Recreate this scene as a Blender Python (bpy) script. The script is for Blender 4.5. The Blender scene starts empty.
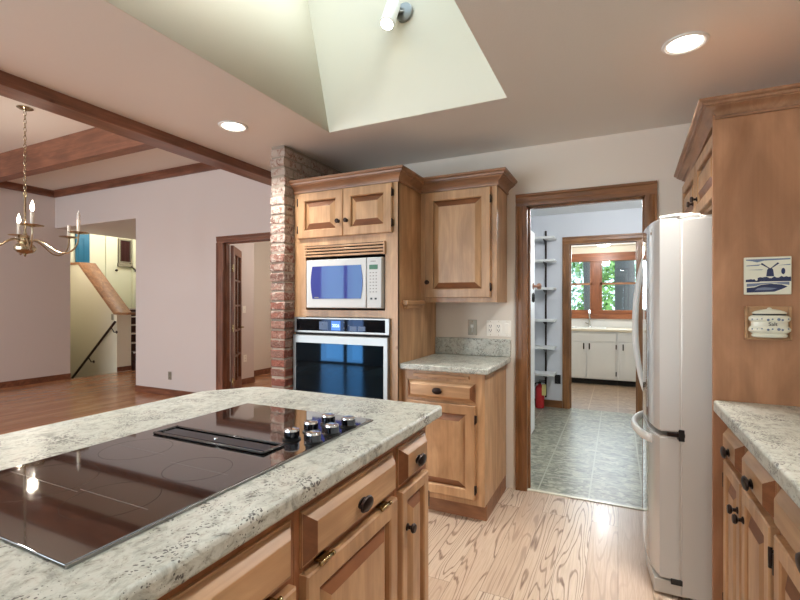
import bpy, bmesh, math, random
from mathutils import Vector, Matrix
random.seed(7)
PI = math.pi
S = bpy.context.scene
COL = S.collection

# ------------------------------------------------------------------ camera
cd = bpy.data.cameras.new('camera'); cam = bpy.data.objects.new('camera', cd); COL.objects.link(cam)
cd.sensor_width = 36; cd.lens = 36*453/800; cd.shift_y = 2/800
cd.clip_start = 0.02
cam.location = (0, 0, 1.34); cam.rotation_euler = (PI/2, 0, math.radians(25.70))
S.camera = cam

# ------------------------------------------------------------------ world, exposure
W = bpy.data.worlds.new('sky'); S.world = W; W.use_nodes = True
wn = W.node_tree.nodes; wl = W.node_tree.links; wn.clear()
wo = wn.new('ShaderNodeOutputWorld'); wb = wn.new('ShaderNodeBackground')
wb.inputs[0].default_value = (0.70, 0.88, 1.0, 1); wb.inputs[1].default_value = 2.6
wl.new(wb.outputs[0], wo.inputs[0])
S.view_settings.view_transform = 'Standard'; S.view_settings.look = 'None'
S.view_settings.gamma = 1; S.view_settings.use_curve_mapping = False
S.view_settings.exposure = 0.06
CAN_W = 21.0          # watts of one recessed lamp
WIN_W = 60.0          # daylight through one rear window
try:
    S.cycles.use_denoising = True
    S.cycles.max_bounces = 10; S.cycles.diffuse_bounces = 6; S.cycles.transparent_max_bounces = 16
    S.cycles.sample_clamp_indirect = 6; S.cycles.caustics_reflective = False; S.cycles.caustics_refractive = False
except Exception:
    pass

def lamp(name, kind, loc, power, color=(1, 1, 1), rot=(0, 0, 0), size=.1, size_y=None, spot=None, blend=.5):
    l = bpy.data.lights.new(name, kind); l.energy = power; l.color = color
    if kind == 'AREA':
        l.size = size
        if size_y: l.shape = 'RECTANGLE'; l.size_y = size_y
        else: l.shape = 'DISK'
    else:
        l.shadow_soft_size = size
    if kind == 'AREA' and name == 'can_lamp': l.spread = math.radians(125)
    if name == 'added_shaft_lamp': l.spread = math.radians(100)
    if spot: l.spot_size = spot; l.spot_blend = blend
    o = bpy.data.objects.new(name, l); COL.objects.link(o); o.location = loc; o.rotation_euler = rot
    return o
DAY = (0.80, 0.91, 1.0)
# lamps standing in for daylight at the windows, and lights added for the shaft
REAR = [(-8.3, -6.9, .04, 2.2), (-5.95, -5.36, .04, 2.2), (-5.27, -4.88, .04, 2.2), (-4.2, -3.0, .04, 2.2), (-1.9, -.7, .95, 2.1)]  # narrow pair shows in the oven glass; the other openings are added for light
for i, (x0, x1, z0, z1) in enumerate(REAR):
    lamp('window_daylight', 'AREA', ((x0+x1)/2, -3.17, (z0+z1)/2), (WIN_W if z0 < .5 else WIN_W*.5)*(x1-x0)*(z1-z0)/2, DAY, (-PI/2, 0, PI), x1-x0, z1-z0)  # area lamp in each opening as daylight, including the added openings
lamp('added_shaft_lamp', 'AREA', (-.72, .9, 3.45), 9, (1, .98, .92), (0, 1.12, 0), .5, 1.2)  # lamp added inside the shaft, tilted to brighten its left wall
added_sun = lamp('added_sun', 'SUN', (6, 1, 9), 5.2, (1, .98, .93), (math.radians(6), math.radians(38), 0), 0); added_sun.data.angle = math.radians(50)  # broad soft sun added to lift the shaft's dim left wall
lamp('mudroom_window_daylight', 'AREA', (-.33, 8.50, 1.62), 22, DAY, (-PI/2, 0, 0), 1.4, .8)

# ------------------------------------------------------------------ materials
def mat(name):
    m = bpy.data.materials.new(name); m.use_nodes = True
    return m, m.node_tree.nodes, m.node_tree.links, m.node_tree.nodes['Principled BSDF']
def rgb(r, g, b):                       # 0-255 sRGB to linear
    f = lambda c: (c/255/12.92) if c/255 <= .04045 else ((c/255+.055)/1.055)**2.4
    return (f(r), f(g), f(b), 1)
def plain(name, col, rough=.5, metal=0, spec=.5, emit=None, es=1, coat=0):
    m, n, l, b = mat(name)
    b.inputs['Base Color'].default_value = rgb(*col); b.inputs['Roughness'].default_value = rough
    b.inputs['Metallic'].default_value = metal; b.inputs['Specular IOR Level'].default_value = spec
    b.inputs['Coat Weight'].default_value = coat; b.inputs['Coat Roughness'].default_value = .05
    if emit: b.inputs['Emission Color'].default_value = rgb(*emit); b.inputs['Emission Strength'].default_value = es
    return m
def ramp(n, stops):
    r = n.new('ShaderNodeValToRGB'); e = r.color_ramp.elements
    while len(e) < len(stops): e.new(.5)
    for k, (p, c) in enumerate(stops): e[k].position = p; e[k].color = c
    return r
def coords(n, l, scale, kind='Object', rnd=True):
    t = n.new('ShaderNodeTexCoord'); mp = n.new('ShaderNodeMapping'); mp.inputs['Scale'].default_value = scale
    if rnd:
        oi = n.new('ShaderNodeObjectInfo'); mu = n.new('ShaderNodeMath'); mu.operation = 'MULTIPLY'; mu.inputs[1].default_value = 37
        l.new(oi.outputs['Random'], mu.inputs[0])
        ad = n.new('ShaderNodeVectorMath'); ad.operation = 'ADD'
        l.new(t.outputs[kind], mp.inputs[0]); l.new(mp.outputs[0], ad.inputs[0]); l.new(mu.outputs[0], ad.inputs[1])
        return ad.outputs[0]
    l.new(t.outputs[kind], mp.inputs[0]); return mp.outputs[0]
def noise(n, l, vec, scale, detail=4, rough=.55, dist=0):
    t = n.new('ShaderNodeTexNoise'); t.inputs['Scale'].default_value = scale; t.inputs['Detail'].default_value = detail
    t.inputs['Roughness'].default_value = rough; t.inputs['Distortion'].default_value = dist
    l.new(vec, t.inputs['Vector']); return t.outputs[0]
def mixc(n, l, fac, a, b, mode='MIX'):
    m = n.new('ShaderNodeMix'); m.data_type = 'RGBA'; m.blend_type = mode
    for sock, v in ((m.inputs[0], fac), (m.inputs[6], a), (m.inputs[7], b)):
        if hasattr(v, 'is_output'): l.new(v, sock)
        else: sock.default_value = v
    return m.outputs[2]
def bump(n, l, b, h, strength, dist=.01):
    bp = n.new('ShaderNodeBump'); bp.inputs['Strength'].default_value = strength; bp.inputs['Distance'].default_value = dist
    l.new(h, bp.inputs['Height']); l.new(bp.outputs[0], b.inputs['Normal'])

def wood(name, light, dark, axis='z', rough=.38, streak=.16, coat=.12, sc_=8, dist=1.2):
    m, n, l, b = mat(name)
    sc = {'x': (1.1, sc_, sc_), 'y': (sc_, 1.1, sc_), 'z': (sc_, sc_, 1.1)}[axis]
    v = coords(n, l, sc)
    g = noise(n, l, v, 1.6, 5, .6, dist)
    r = ramp(n, [(.28, rgb(*dark)), (.5, rgb(*[int(a*.5+c*.5) for a, c in zip(light, dark)])), (.68, rgb(*light))])
    l.new(g, r.inputs[0])
    v2 = coords(n, l, {'x': (1.5, 4, 4), 'y': (4, 1.5, 4), 'z': (4, 4, 1.5)}[axis])
    c2 = noise(n, l, v2, 1.5, 3, .5, .8)
    r2 = ramp(n, [(.35, (.74, .70, .66, 1)), (.65, (1.06, 1.04, 1.02, 1))]); l.new(c2, r2.inputs[0])
    col = mixc(n, l, 1.0, r.outputs[0], r2.outputs[0], 'MULTIPLY')
    vf = coords(n, l, {'x': (2, 90, 90), 'y': (90, 2, 90), 'z': (90, 90, 2)}[axis])
    f = noise(n, l, vf, 1.0, 2)
    rf = ramp(n, [(.35, (1-streak*.5, 1-streak*.55, 1-streak*.6, 1)), (.6, (1, 1, 1, 1))]); l.new(f, rf.inputs[0])
    col = mixc(n, l, 1.0, col, rf.outputs[0], 'MULTIPLY')
    # small knots
    vo = n.new('ShaderNodeTexVoronoi'); vo.inputs['Scale'].default_value = 2.2; l.new(coords(n, l, (1.6, 1.6, 1.6)), vo.inputs['Vector'])
    rk = ramp(n, [(.0, (.45, .34, .26, 1)), (.035, (.7, .62, .55, 1)), (.06, (1, 1, 1, 1))]); l.new(vo.outputs['Distance'], rk.inputs[0])
    col = mixc(n, l, 1.0, col, rk.outputs[0], 'MULTIPLY')
    l.new(col, b.inputs['Base Color'])
    b.inputs['Roughness'].default_value = rough; b.inputs['Coat Weight'].default_value = coat; b.inputs['Coat Roughness'].default_value = .25
    return m
AL, AD = (204, 166, 126), (174, 134, 96)
M = {}
M['wood_v'] = wood('alder_vertical', AL, AD, 'z')
M['wood_h'] = wood('alder_horizontal', AL, AD, 'x')
M['wood_y'] = wood('alder_depth', AL, AD, 'y')
M['panel'] = wood('alder_end_panel', (188, 142, 108), (168, 122, 88), 'z', .45, .10, .05, 4, 1.6)
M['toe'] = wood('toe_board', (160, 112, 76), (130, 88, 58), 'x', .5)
M['crown'] = wood('crown_stain', (172, 132, 102), (138, 100, 74), 'x', .4)
M['crown_y'] = wood('crown_stain_depth', (188, 140, 100), (150, 104, 70), 'y', .4)
M['casing_v'] = wood('oak_casing_vertical', (160, 112, 70), (118, 80, 48), 'z', .4, .35)
M['casing_h'] = wood('oak_casing_horizontal', (160, 112, 70), (118, 80, 48), 'x', .4, .35)
M['redwood_v'] = wood('stained_casing_vertical', (150, 98, 72), (112, 68, 48), 'z', .4, .5)
M['redwood_h'] = wood('stained_casing_horizontal', (150, 98, 72), (112, 68, 48), 'x', .4, .5)
M['beam_x'] = wood('stained_beam_across', (148, 98, 74), (118, 74, 54), 'x', .5, .4)
M['beam_y'] = wood('stained_beam_along', (144, 98, 76), (112, 72, 54), 'y', .32, .4)
M['window_v'] = wood('window_fir_vertical', (160, 98, 62), (126, 74, 44), 'z', .4, .4)
M['window_h'] = wood('window_fir_horizontal', (166, 102, 64), (130, 76, 46), 'x', .4, .4)
M['cap'] = wood('oak_cap', (180, 128, 88), (136, 90, 60), 'x', .5, .4)

def wall_mat(name, col, rough=.6, bmp=.06, scale=160):
    m, n, l, b = mat(name)
    b.inputs['Base Color'].default_value = rgb(*col); b.inputs['Roughness'].default_value = rough
    b.inputs['Specular IOR Level'].default_value = .35
    bump(n, l, b, noise(n, l, coords(n, l, (1, 1, 1), rnd=False), scale, 3), bmp, .004)
    return m
M['wall'] = wall_mat('kitchen_wall_paint', (226, 218, 206))
M['wall_d'] = wall_mat('dining_wall_paint', (214, 203, 197))
M['ceil'] = wall_mat('ceiling_paint', (222, 219, 213), .42, .16, 120)
M['ceil_d'] = wall_mat('dining_ceiling_paint', (226, 216, 204), .6)
M['shaft'] = wall_mat('shaft_paint', (216, 211, 196), .6, .12, 120)
M['wall_p'] = wall_mat('pantry_wall_paint', (216, 220, 226))
M['wall_m'] = wall_mat('mudroom_wall_paint', (232, 224, 208))
M['wall_s'] = wall_mat('stair_wall_paint', (224, 216, 196))
M['cream'] = plain('cream_trim_paint', (226, 226, 204), .5)
M['white'] = plain('white_paint', (232, 234, 232), .4)
M['mudwhite'] = plain('cabinet_white_paint', (226, 229, 232), .4)
M['fridge'] = plain('refrigerator_enamel', (206, 203, 197), .3, coat=.3)
M['fridge_front'] = plain('refrigerator_door_enamel', (212, 212, 209), .10, coat=1.0)
M['gasket'] = plain('gasket_grey', (186, 182, 174), .6)
M['black'] = plain('black_plastic', (16, 16, 17), .35)
def tinted_glass(name, col, tint, spec):
    m, n, l, b = mat(name)
    b.inputs['Base Color'].default_value = rgb(*col); b.inputs['Roughness'].default_value = .03
    b.inputs['Specular IOR Level'].default_value = spec; b.inputs['Specular Tint'].default_value = tint
    return m
M['ovenblack'] = tinted_glass('oven_black_glass', (10, 10, 12), (.10, .45, 1, 1), .5)
M['panelblack'] = tinted_glass('oven_panel_glass', (12, 12, 13), (.3, .5, 1, 1), .22)
M['cookglass'] = plain('cooktop_black_glass', (20, 17, 17), .03, spec=.9, coat=1)
M['mark'] = plain('cooktop_print_grey', (40, 36, 34), .15)
M['mark_line'] = plain('cooktop_line_grey', (120, 114, 110), .3)
M['darkchrome'] = plain('dark_chrome', (84, 88, 98), .12, 1)
M['steel'] = plain('stainless_steel', (142, 142, 140), .36, .9)
M['chrome'] = plain('polished_chrome', (210, 214, 220), .06, 1)
M['bronze'] = plain('oil_rubbed_bronze', (46, 34, 30), .38, .7)
M['brass'] = plain('polished_brass', (192, 172, 128), .2, 1)
M['pewter'] = plain('aged_brass', (184, 172, 146), .22, 1)
M['ivory'] = plain('ivory_plastic', (244, 240, 230), .4)
M['tan'] = plain('tan_metal_plate', (150, 142, 126), .45, .4)
M['microwhite'] = plain('microwave_enamel', (188, 189, 188), .4)
M['microglass'] = tinted_glass('microwave_window_glass', (62, 68, 134), (.5, .9, 1, 1), .25)
M['grey'] = plain('print_grey', (130, 130, 128), .5)
M['lcd_green'] = plain('green_display', (16, 60, 40), .3, emit=(30, 120, 70), es=.4)
M['lcd_blue'] = plain('blue_display', (14, 60, 130), .3, emit=(40, 120, 220), es=.9)
M['lcd_dim'] = plain('dim_blue_display', (6, 24, 50), .3, emit=(16, 60, 110), es=.6)
M['digits'] = plain('display_digits', (200, 230, 255), .3, emit=(190, 225, 255), es=1.2)
M['lens'] = plain('lamp_lens', (255, 250, 240), .4, emit=(255, 247, 232), es=9)
M['bulb'] = plain('lit_bulb', (255, 240, 210), .4, emit=(255, 236, 205), es=40)
M['clearbulb'] = plain('unlit_bulb', (220, 220, 215), .05, spec=.8)
M['candle'] = plain('candle_sleeve', (238, 232, 218), .5)
M['delft'] = plain('glazed_white_tile', (226, 226, 208), .18)
M['delft_blue'] = plain('delft_cobalt', (34, 46, 84), .2)
M['delft_mid'] = plain('delft_wash_blue', (112, 126, 150), .2)
M['ink'] = plain('glaze_ink', (40, 38, 44), .3)
M['red'] = plain('extinguisher_red', (176, 30, 36), .3)
M['tagyellow'] = plain('paper_tag', (214, 200, 130), .6)
M['teal'] = plain('teal_paint', (20, 104, 140), .45)
M['curtain'] = plain('dark_red_curtain', (92, 50, 46), .8)
M['handrail'] = plain('dark_walnut_rail', (48, 26, 20), .35)
M['knobtan'] = plain('aged_copper_knob', (160, 120, 100), .35, .5)
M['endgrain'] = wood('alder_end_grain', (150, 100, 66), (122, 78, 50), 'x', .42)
M['frame'] = wood('alder_frame_stain_shade', (168, 116, 80), (136, 88, 58), 'z', .4)  # darker stain, partly shade under the counter and between drawers put in colour
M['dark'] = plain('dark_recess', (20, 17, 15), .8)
M['grille'] = plain('vent_grille_black', (24, 22, 22), .25, coat=.5)
M['bark'] = plain('bark', (86, 84, 88), .9)
M['mudcounter'] = plain('mud_counter', (214, 206, 188), .35)
M['carpet'] = plain('stair_carpet', (74, 46, 40), .95)

def leaf_mat(name, a, b2):
    m, n, l, b = mat(name)
    g = n.new('ShaderNodeNewGeometry'); r = ramp(n, [(0, rgb(*a)), (1, rgb(*b2))])
    l.new(g.outputs['Random Per Island'], r.inputs[0]); l.new(r.outputs[0], b.inputs['Base Color'])
    b.inputs['Roughness'].default_value = .6
    return m
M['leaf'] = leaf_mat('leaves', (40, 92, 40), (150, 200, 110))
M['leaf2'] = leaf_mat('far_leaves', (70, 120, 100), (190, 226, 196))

def glass():
    m, n, l, b = mat('window_glass'); out = n['Material Output']; n.remove(b)
    t = n.new('ShaderNodeBsdfTransparent'); t.inputs[0].default_value = (.96, .98, .98, 1)
    g = n.new('ShaderNodeBsdfGlossy'); g.inputs['Roughness'].default_value = .02
    x = n.new('ShaderNodeMixShader'); x.inputs[0].default_value = .03
    l.new(t.outputs[0], x.inputs[1]); l.new(g.outputs[0], x.inputs[2]); l.new(x.outputs[0], out.inputs[0])
    return m
M['glass'] = glass()

def granite():
    m, n, l, b = mat('granite')
    v = coords(n, l, (1, 1, 1), rnd=False)
    vs = coords(n, l, (1.0, .7, 1), rnd=False)
    a = noise(n, l, vs, 24, 7, .7, .8)
    r = ramp(n, [(.30, rgb(124, 124, 116)), (.42, rgb(170, 172, 162)), (.52, rgb(192, 194, 184)), (.70, rgb(184, 179, 168))]); l.new(a, r.inputs[0])
    c = noise(n, l, vs, 52, 6, .75, .6)
    r2 = ramp(n, [(.32, rgb(120, 106, 98)), (.42, (.78, .76, .73, 1)), (.52, (1, 1, 1, 1))]); l.new(c, r2.inputs[0])
    col = mixc(n, l, .9, r.outputs[0], r2.outputs[0], 'MULTIPLY')
    vo = n.new('ShaderNodeTexVoronoi'); vo.inputs['Scale'].default_value = 125; vo.inputs['Randomness'].default_value = 1
    dv = noise(n, l, v, 30, 3); va = n.new('ShaderNodeVectorMath'); va.operation = 'MULTIPLY_ADD'
    va.inputs[1].default_value = (.03, .03, .03); l.new(dv, va.inputs[0]); l.new(v, va.inputs[2]); l.new(va.outputs[0], vo.inputs['Vector'])
    cl = noise(n, l, v, 11, 4)
    th = n.new('ShaderNodeMapRange'); th.inputs[1].default_value = .46; th.inputs[2].default_value = .64
    th.inputs[3].default_value = .10; th.inputs[4].default_value = .46; l.new(cl, th.inputs[0])
    lt = n.new('ShaderNodeMath'); lt.operation = 'LESS_THAN'; l.new(vo.outputs['Distance'], lt.inputs[0]); l.new(th.outputs[0], lt.inputs[1])
    dk = n.new('ShaderNodeMath'); dk.operation = 'MULTIPLY'; dk.inputs[1].default_value = .85; l.new(lt.outputs[0], dk.inputs[0])
    col = mixc(n, l, dk.outputs[0], col, rgb(48, 40, 40))
    l.new(col, b.inputs['Base Color']); b.inputs['Roughness'].default_value = .34
    return m
M['granite'] = granite()

def plank_floor(name, width, length, cols, lines, line_col, rough, ringamt, rot90=False):
    m, n, l, b = mat(name)
    t = n.new('ShaderNodeTexCoord')
    mp = n.new('ShaderNodeMapping'); l.new(t.outputs['Object'], mp.inputs[0])
    if not rot90: mp.inputs['Rotation'].default_value = (0, 0, PI/2)
    br = n.new('ShaderNodeTexBrick'); l.new(mp.outputs[0], br.inputs['Vector'])
    br.inputs['Color1'].default_value = (0, 0, 0, 1); br.inputs['Color2'].default_value = (1, 1, 1, 1); br.inputs['Mortar'].default_value = (.5, .5, .5, 1)
    br.inputs['Scale'].default_value = 1; br.inputs['Mortar Size'].default_value = .0012; br.inputs['Mortar Smooth'].default_value = 0
    br.inputs['Brick Width'].default_value = length; br.inputs['Row Height'].default_value = width; br.offset = .37
    rnd = br.outputs['Color']
    mp2 = n.new('ShaderNodeMapping'); l.new(mp.outputs[0], mp2.inputs[0]); mp2.inputs['Scale'].default_value = (.55, 6.5, 1)
    ns = n.new('ShaderNodeTexNoise'); ns.noise_dimensions = '4D'; l.new(mp2.outputs[0], ns.inputs['Vector'])
    mw = n.new('ShaderNodeMath'); mw.operation = 'MULTIPLY'; mw.inputs[1].default_value = 60; l.new(rnd, mw.inputs[0]); l.new(mw.outputs[0], ns.inputs['W'])
    ns.inputs['Scale'].default_value = 1.2; ns.inputs['Detail'].default_value = 2.6; ns.inputs['Roughness'].default_value = .4; ns.inputs['Distortion'].default_value = .3
    mm = n.new('ShaderNodeMath'); mm.operation = 'MULTIPLY'; mm.inputs[1].default_value = lines; l.new(ns.outputs[0], mm.inputs[0])
    fr = n.new('ShaderNodeMath'); fr.operation = 'PINGPONG'; fr.inputs[1].default_value = .5; l.new(mm.outputs[0], fr.inputs[0])
    rl = ramp(n, [(.0, (1, 1, 1, 1)), (.07, (.85, .85, .85, 1)), (.15, (0, 0, 0, 1))]); l.new(fr.outputs[0], rl.inputs[0])
    fine = n.new('ShaderNodeMapping'); l.new(mp.outputs[0], fine.inputs[0]); fine.inputs['Scale'].default_value = (6, 140, 1)
    fn = noise(n, l, fine.outputs[0], 1.0, 3)
    bc = ramp(n, [(0, rgb(*cols[0])), (.5, rgb(*cols[1])), (1, rgb(*cols[2]))]); l.new(rnd, bc.inputs[0])
    rf = ramp(n, [(.35, (.86, .83, .80, 1)), (.6, (1, 1, 1, 1))]); l.new(fn, rf.inputs[0])
    col = mixc(n, l, 1.0, bc.outputs[0], rf.outputs[0], 'MULTIPLY')
    pr_ = n.new('ShaderNodeMapRange'); pr_.inputs[1].default_value = .08; pr_.inputs[2].default_value = .4; pr_.inputs[3].default_value = .15*ringamt; pr_.inputs[4].default_value = ringamt; l.new(rnd, pr_.inputs[0])
    k = n.new('ShaderNodeMath'); k.operation = 'MULTIPLY'; l.new(pr_.outputs[0], k.inputs[1]); l.new(rl.outputs[0], k.inputs[0])
    fm = n.new('ShaderNodeMath'); fm.operation = 'MULTIPLY'; l.new(k.outputs[0], fm.inputs[0])
    r3 = ramp(n, [(.30, (.35, .35, .35, 1)), (.6, (1, 1, 1, 1))]); l.new(fn, r3.inputs[0]); l.new(r3.outputs[0], fm.inputs[1])
    col = mixc(n, l, fm.outputs[0], col, rgb(*line_col))
    sm = n.new('ShaderNodeMath'); sm.operation = 'MULTIPLY'; sm.inputs[1].default_value = .6; l.new(br.outputs['Fac'], sm.inputs[0])
    col = mixc(n, l, sm.outputs[0], col, rgb(70, 46, 30))
    l.new(col, b.inputs['Base Color']); b.inputs['Roughness'].default_value = rough
    b.inputs['Coat Weight'].default_value = .2; b.inputs['Coat Roughness'].default_value = .15
    return m
M['oak_floor'] = plank_floor('red_oak_floor', .145, 1.5, [(190, 165, 143), (202, 180, 158), (210, 192, 172)], 19, (104, 70, 50), .3, .9)
M['dining_floor'] = plank_floor('stained_floor', .083, .9, [(176, 122, 88), (188, 134, 98), (196, 146, 108)], 5, (122, 72, 50), .22, .35)

def tile_floor(name, a, c, grout, size, rough, sc=9, ox=0):
    m, n, l, b = mat(name)
    v = coords(n, l, (1, 1, 1), rnd=False)
    br = n.new('ShaderNodeTexBrick'); br.offset = 0
    sh_ = n.new('ShaderNodeVectorMath'); sh_.operation = 'ADD'; sh_.inputs[1].default_value = (20*size-ox, 20*size, 0)
    l.new(v, sh_.inputs[0]); l.new(sh_.outputs[0], br.inputs['Vector'])
    br.inputs['Scale'].default_value = 1; br.inputs['Brick Width'].default_value = size; br.inputs['Row Height'].default_value = size
    br.inputs['Mortar Size'].default_value = .006; br.inputs['Mortar Smooth'].default_value = .3
    ns = noise(n, l, coords(n, l, (1, 1.6, 1), rnd=False), sc, 7, .7, 1.5)
    r = ramp(n, [(.38, rgb(*a)), (.50, rgb(*[(p+q)//2 for p, q in zip(a, c)])), (.60, rgb(*c))]); l.new(ns, r.inputs[0])
    col = mixc(n, l, br.outputs['Fac'], r.outputs[0], rgb(*grout))
    l.new(col, b.inputs['Base Color']); b.inputs['Roughness'].default_value = rough
    return m
M['vinyl'] = tile_floor('stone_pattern_vinyl', (86, 90, 76), (172, 171, 152), (166, 168, 152), .335, .34, 11, .155)
M['mudtile'] = tile_floor('beige_tile', (128, 106, 88), (168, 146, 124), (180, 162, 142), .335, .35)

def brick_mat():
    m, n, l, b = mat('used_brick')
    g = n.new('ShaderNodeNewGeometry')
    r = ramp(n, [(0, rgb(104, 56, 44)), (.3, rgb(132, 80, 66)), (.55, rgb(146, 110, 96)), (.8, rgb(108, 76, 66)), (1, rgb(150, 128, 116))])
    l.new(g.outputs['Random Per Island'], r.inputs[0])
    v = coords(n, l, (1, 1, 1), rnd=False)
    w = noise(n, l, v, 24, 7, .75, .8)
    t = n.new('ShaderNodeTexCoord'); sp = n.new('ShaderNodeSeparateXYZ'); l.new(t.outputs['Object'], sp.inputs[0])
    mr = n.new('ShaderNodeMapRange'); mr.inputs[1].default_value = .9; mr.inputs[2].default_value = 2.1; mr.inputs[3].default_value = -.05; mr.inputs[4].default_value = .16
    l.new(sp.outputs[2], mr.inputs[0])
    ad = n.new('ShaderNodeMath'); ad.operation = 'ADD'; l.new(w, ad.inputs[0]); l.new(mr.outputs[0], ad.inputs[1])
    rw = ramp(n, [(.53, (0, 0, 0, 1)), (.66, (.8, .8, .8, 1))]); l.new(ad.outputs[0], rw.inputs[0])
    col = mixc(n, l, rw.outputs[0], r.outputs[0], rgb(186, 174, 162))
    l.new(col, b.inputs['Base Color']); b.inputs['Roughness'].default_value = .85
    bump(n, l, b, noise(n, l, v, 45, 5), .9, .02)
    return m
M['brick'] = brick_mat()
M['mortar'] = wall_mat('mortar', (150, 140, 128), .9, .5, 60)

# ------------------------------------------------------------------ mesh helpers
class MB:
    def __init__(s): s.bm = bmesh.new()
    def _add(s, t, mtx=None, rnd=False):
        t.normal_update()
        for f in t.faces: f.smooth = rnd or max(abs(f.normal.x), abs(f.normal.y), abs(f.normal.z)) < .9995
        if mtx is not None: bmesh.ops.transform(t, matrix=mtx, verts=t.verts)
        me = bpy.data.meshes.new('t'); t.to_mesh(me); t.free(); s.bm.from_mesh(me); bpy.data.meshes.remove(me); return s
    def box(s, x0, x1, y0, y1, z0, z1, bev=0, seg=1, mtx=None):
        t = bmesh.new(); bmesh.ops.create_cube(t, size=1)
        for v in t.verts: v.co = Vector(((x0+x1)/2+v.co.x*(x1-x0), (y0+y1)/2+v.co.y*(y1-y0), (z0+z1)/2+v.co.z*(z1-z0)))
        if bev: bmesh.ops.bevel(t, geom=t.edges[:], offset=bev, segments=seg, affect='EDGES', profile=.5)
        return s._add(t, mtx)
    def lathe(s, prof, c=(0, 0, 0), axis='z', seg=20, sy=1.0):
        t = bmesh.new(); rings = []
        for r, h in prof:
            ring = []
            for k in range(seg):
                a = 2*PI*k/seg; ring.append(t.verts.new((r*math.cos(a), r*math.sin(a)*sy, h)))
            rings.append(ring)
        for a, b in zip(rings, rings[1:]):
            for k in range(seg): t.faces.new((a[k], a[(k+1) % seg], b[(k+1) % seg], b[k]))
        t.faces.new(rings[0][::-1]); t.faces.new(rings[-1])
        bmesh.ops.remove_doubles(t, verts=t.verts, dist=1e-6)
        bmesh.ops.recalc_face_normals(t, faces=t.faces)
        R = {'z': Matrix(), 'x': Matrix.Rotation(PI/2, 4, 'Y'), '-y': Matrix.Rotation(PI/2, 4, 'X'), '-x': Matrix.Rotation(-PI/2, 4, 'Y'), '-z': Matrix.Rotation(PI, 4, 'X'), 'y': Matrix.Rotation(-PI/2, 4, 'X')}[axis] if isinstance(axis, str) else axis
        return s._add(t, Matrix.Translation(c) @ R, True)
    def tube(s, pts, r, seg=8, closed=False, flat=1.0):
        pts = [Vector(p) for p in pts]; t = bmesh.new(); rings = []; up = None
        N = len(pts)
        for i, p in enumerate(pts):
            a = pts[(i-1) % N] if closed or i > 0 else p; b = pts[(i+1) % N] if closed or i < N-1 else p
            d = (b-a).normalized()
            if up is None:
                up = Vector((0, 0, 1)) if abs(d.z) < .9 else Vector((1, 0, 0))
            x = d.cross(up).normalized(); up = x.cross(d).normalized()
            rr = r[i] if isinstance(r, (list, tuple)) else r
            rings.append([t.verts.new(p+x*math.cos(2*PI*k/seg)*rr+up*math.sin(2*PI*k/seg)*rr*flat) for k in range(seg)])
        pairs = list(zip(rings, rings[1:])) + ([(rings[-1], rings[0])] if closed else [])
        for a, b in pairs:
            for k in range(seg): t.faces.new((a[k], a[(k+1) % seg], b[(k+1) % seg], b[k]))
        if not closed: t.faces.new(rings[0][::-1]); t.faces.new(rings[-1])
        bmesh.ops.recalc_face_normals(t, faces=t.faces)
        return s._add(t, None, True)
    def prism(s, poly, a0, a1, axis='y'):
        t = bmesh.new()
        f = {'y': lambda p, a: (p[0], a, p[1]), 'x': lambda p, a: (a, p[0], p[1]), 'z': lambda p, a: (p[0], p[1], a)}[axis]
        A = [t.verts.new(f(p, a0)) for p in poly]; B = [t.verts.new(f(p, a1)) for p in poly]
        t.faces.new(A); t.faces.new(B[::-1])
        for k in range(len(poly)): t.faces.new((A[k], B[k], B[(k+1) % len(poly)], A[(k+1) % len(poly)]))
        bmesh.ops.recalc_face_normals(t, faces=t.faces)
        return s._add(t)
    def sweep(s, path, prof):
        """prof = [(out, z)] swept along an open xy path, mitred; out is to the right of travel"""
        t = bmesh.new(); rows = []
        P = [Vector(p) for p in path]
        for i, p in enumerate(P):
            nn = []
            if i > 0: d = (P[i]-P[i-1]).normalized(); nn.append(Vector((d.y, -d.x)))
            if i < len(P)-1: d = (P[i+1]-P[i]).normalized(); nn.append(Vector((d.y, -d.x)))
            if len(nn) == 2: m_ = (nn[0]+nn[1]); m_ = m_/(m_.dot(nn[0]))
            else: m_ = nn[0]
            rows.append([t.verts.new((p.x+m_.x*o, p.y+m_.y*o, z)) for o, z in prof])
        K = len(prof)
        for a, b in zip(rows, rows[1:]):
            for k in range(K): t.faces.new((a[k], b[k], b[(k+1) % K], a[(k+1) % K]))
        t.faces.new(rows[0]); t.faces.new(rows[-1][::-1])
        bmesh.ops.recalc_face_normals(t, faces=t.faces)
        return s._add(t)
    def quad(s, *v):
        vs = [s.bm.verts.new(p) for p in v]; s.bm.faces.new(vs); return s
    def build(s, name, m, parent=None, world=False, smooth=True):
        me = bpy.data.meshes.new(name); bm = s.bm
        if world and parent is not None: bmesh.ops.transform(bm, matrix=wmat(parent).inverted(), verts=bm.verts)
        bm.to_mesh(me); bm.free()
        me.materials.append(M[m] if isinstance(m, str) else m)
        if smooth and len(me.polygons):
            fl = [False]*len(me.polygons); me.polygons.foreach_get('use_smooth', fl)
            me.set_sharp_from_angle(angle=math.radians(32)); me.polygons.foreach_set('use_smooth', fl)
        o = bpy.data.objects.new(name, me); COL.objects.link(o)
        if parent is not None: o.parent = parent
        return o
def wmat(o):
    m = Matrix.LocRotScale(o.location, o.rotation_euler, o.scale)
    return wmat(o.parent) @ m if o.parent else m
def tag(o, label, cat, group=None):
    o['label'] = label; o['category'] = cat
    if group: o['group'] = group
    return o
def thing(name, label, cat, loc=(0, 0, 0), rz=0, group=None):
    o = bpy.data.objects.new(name, None); o.empty_display_size = .05; COL.objects.link(o)
    o.location = loc; o.rotation_euler = (0, 0, rz)
    return tag(o, label, cat, group)
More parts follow.
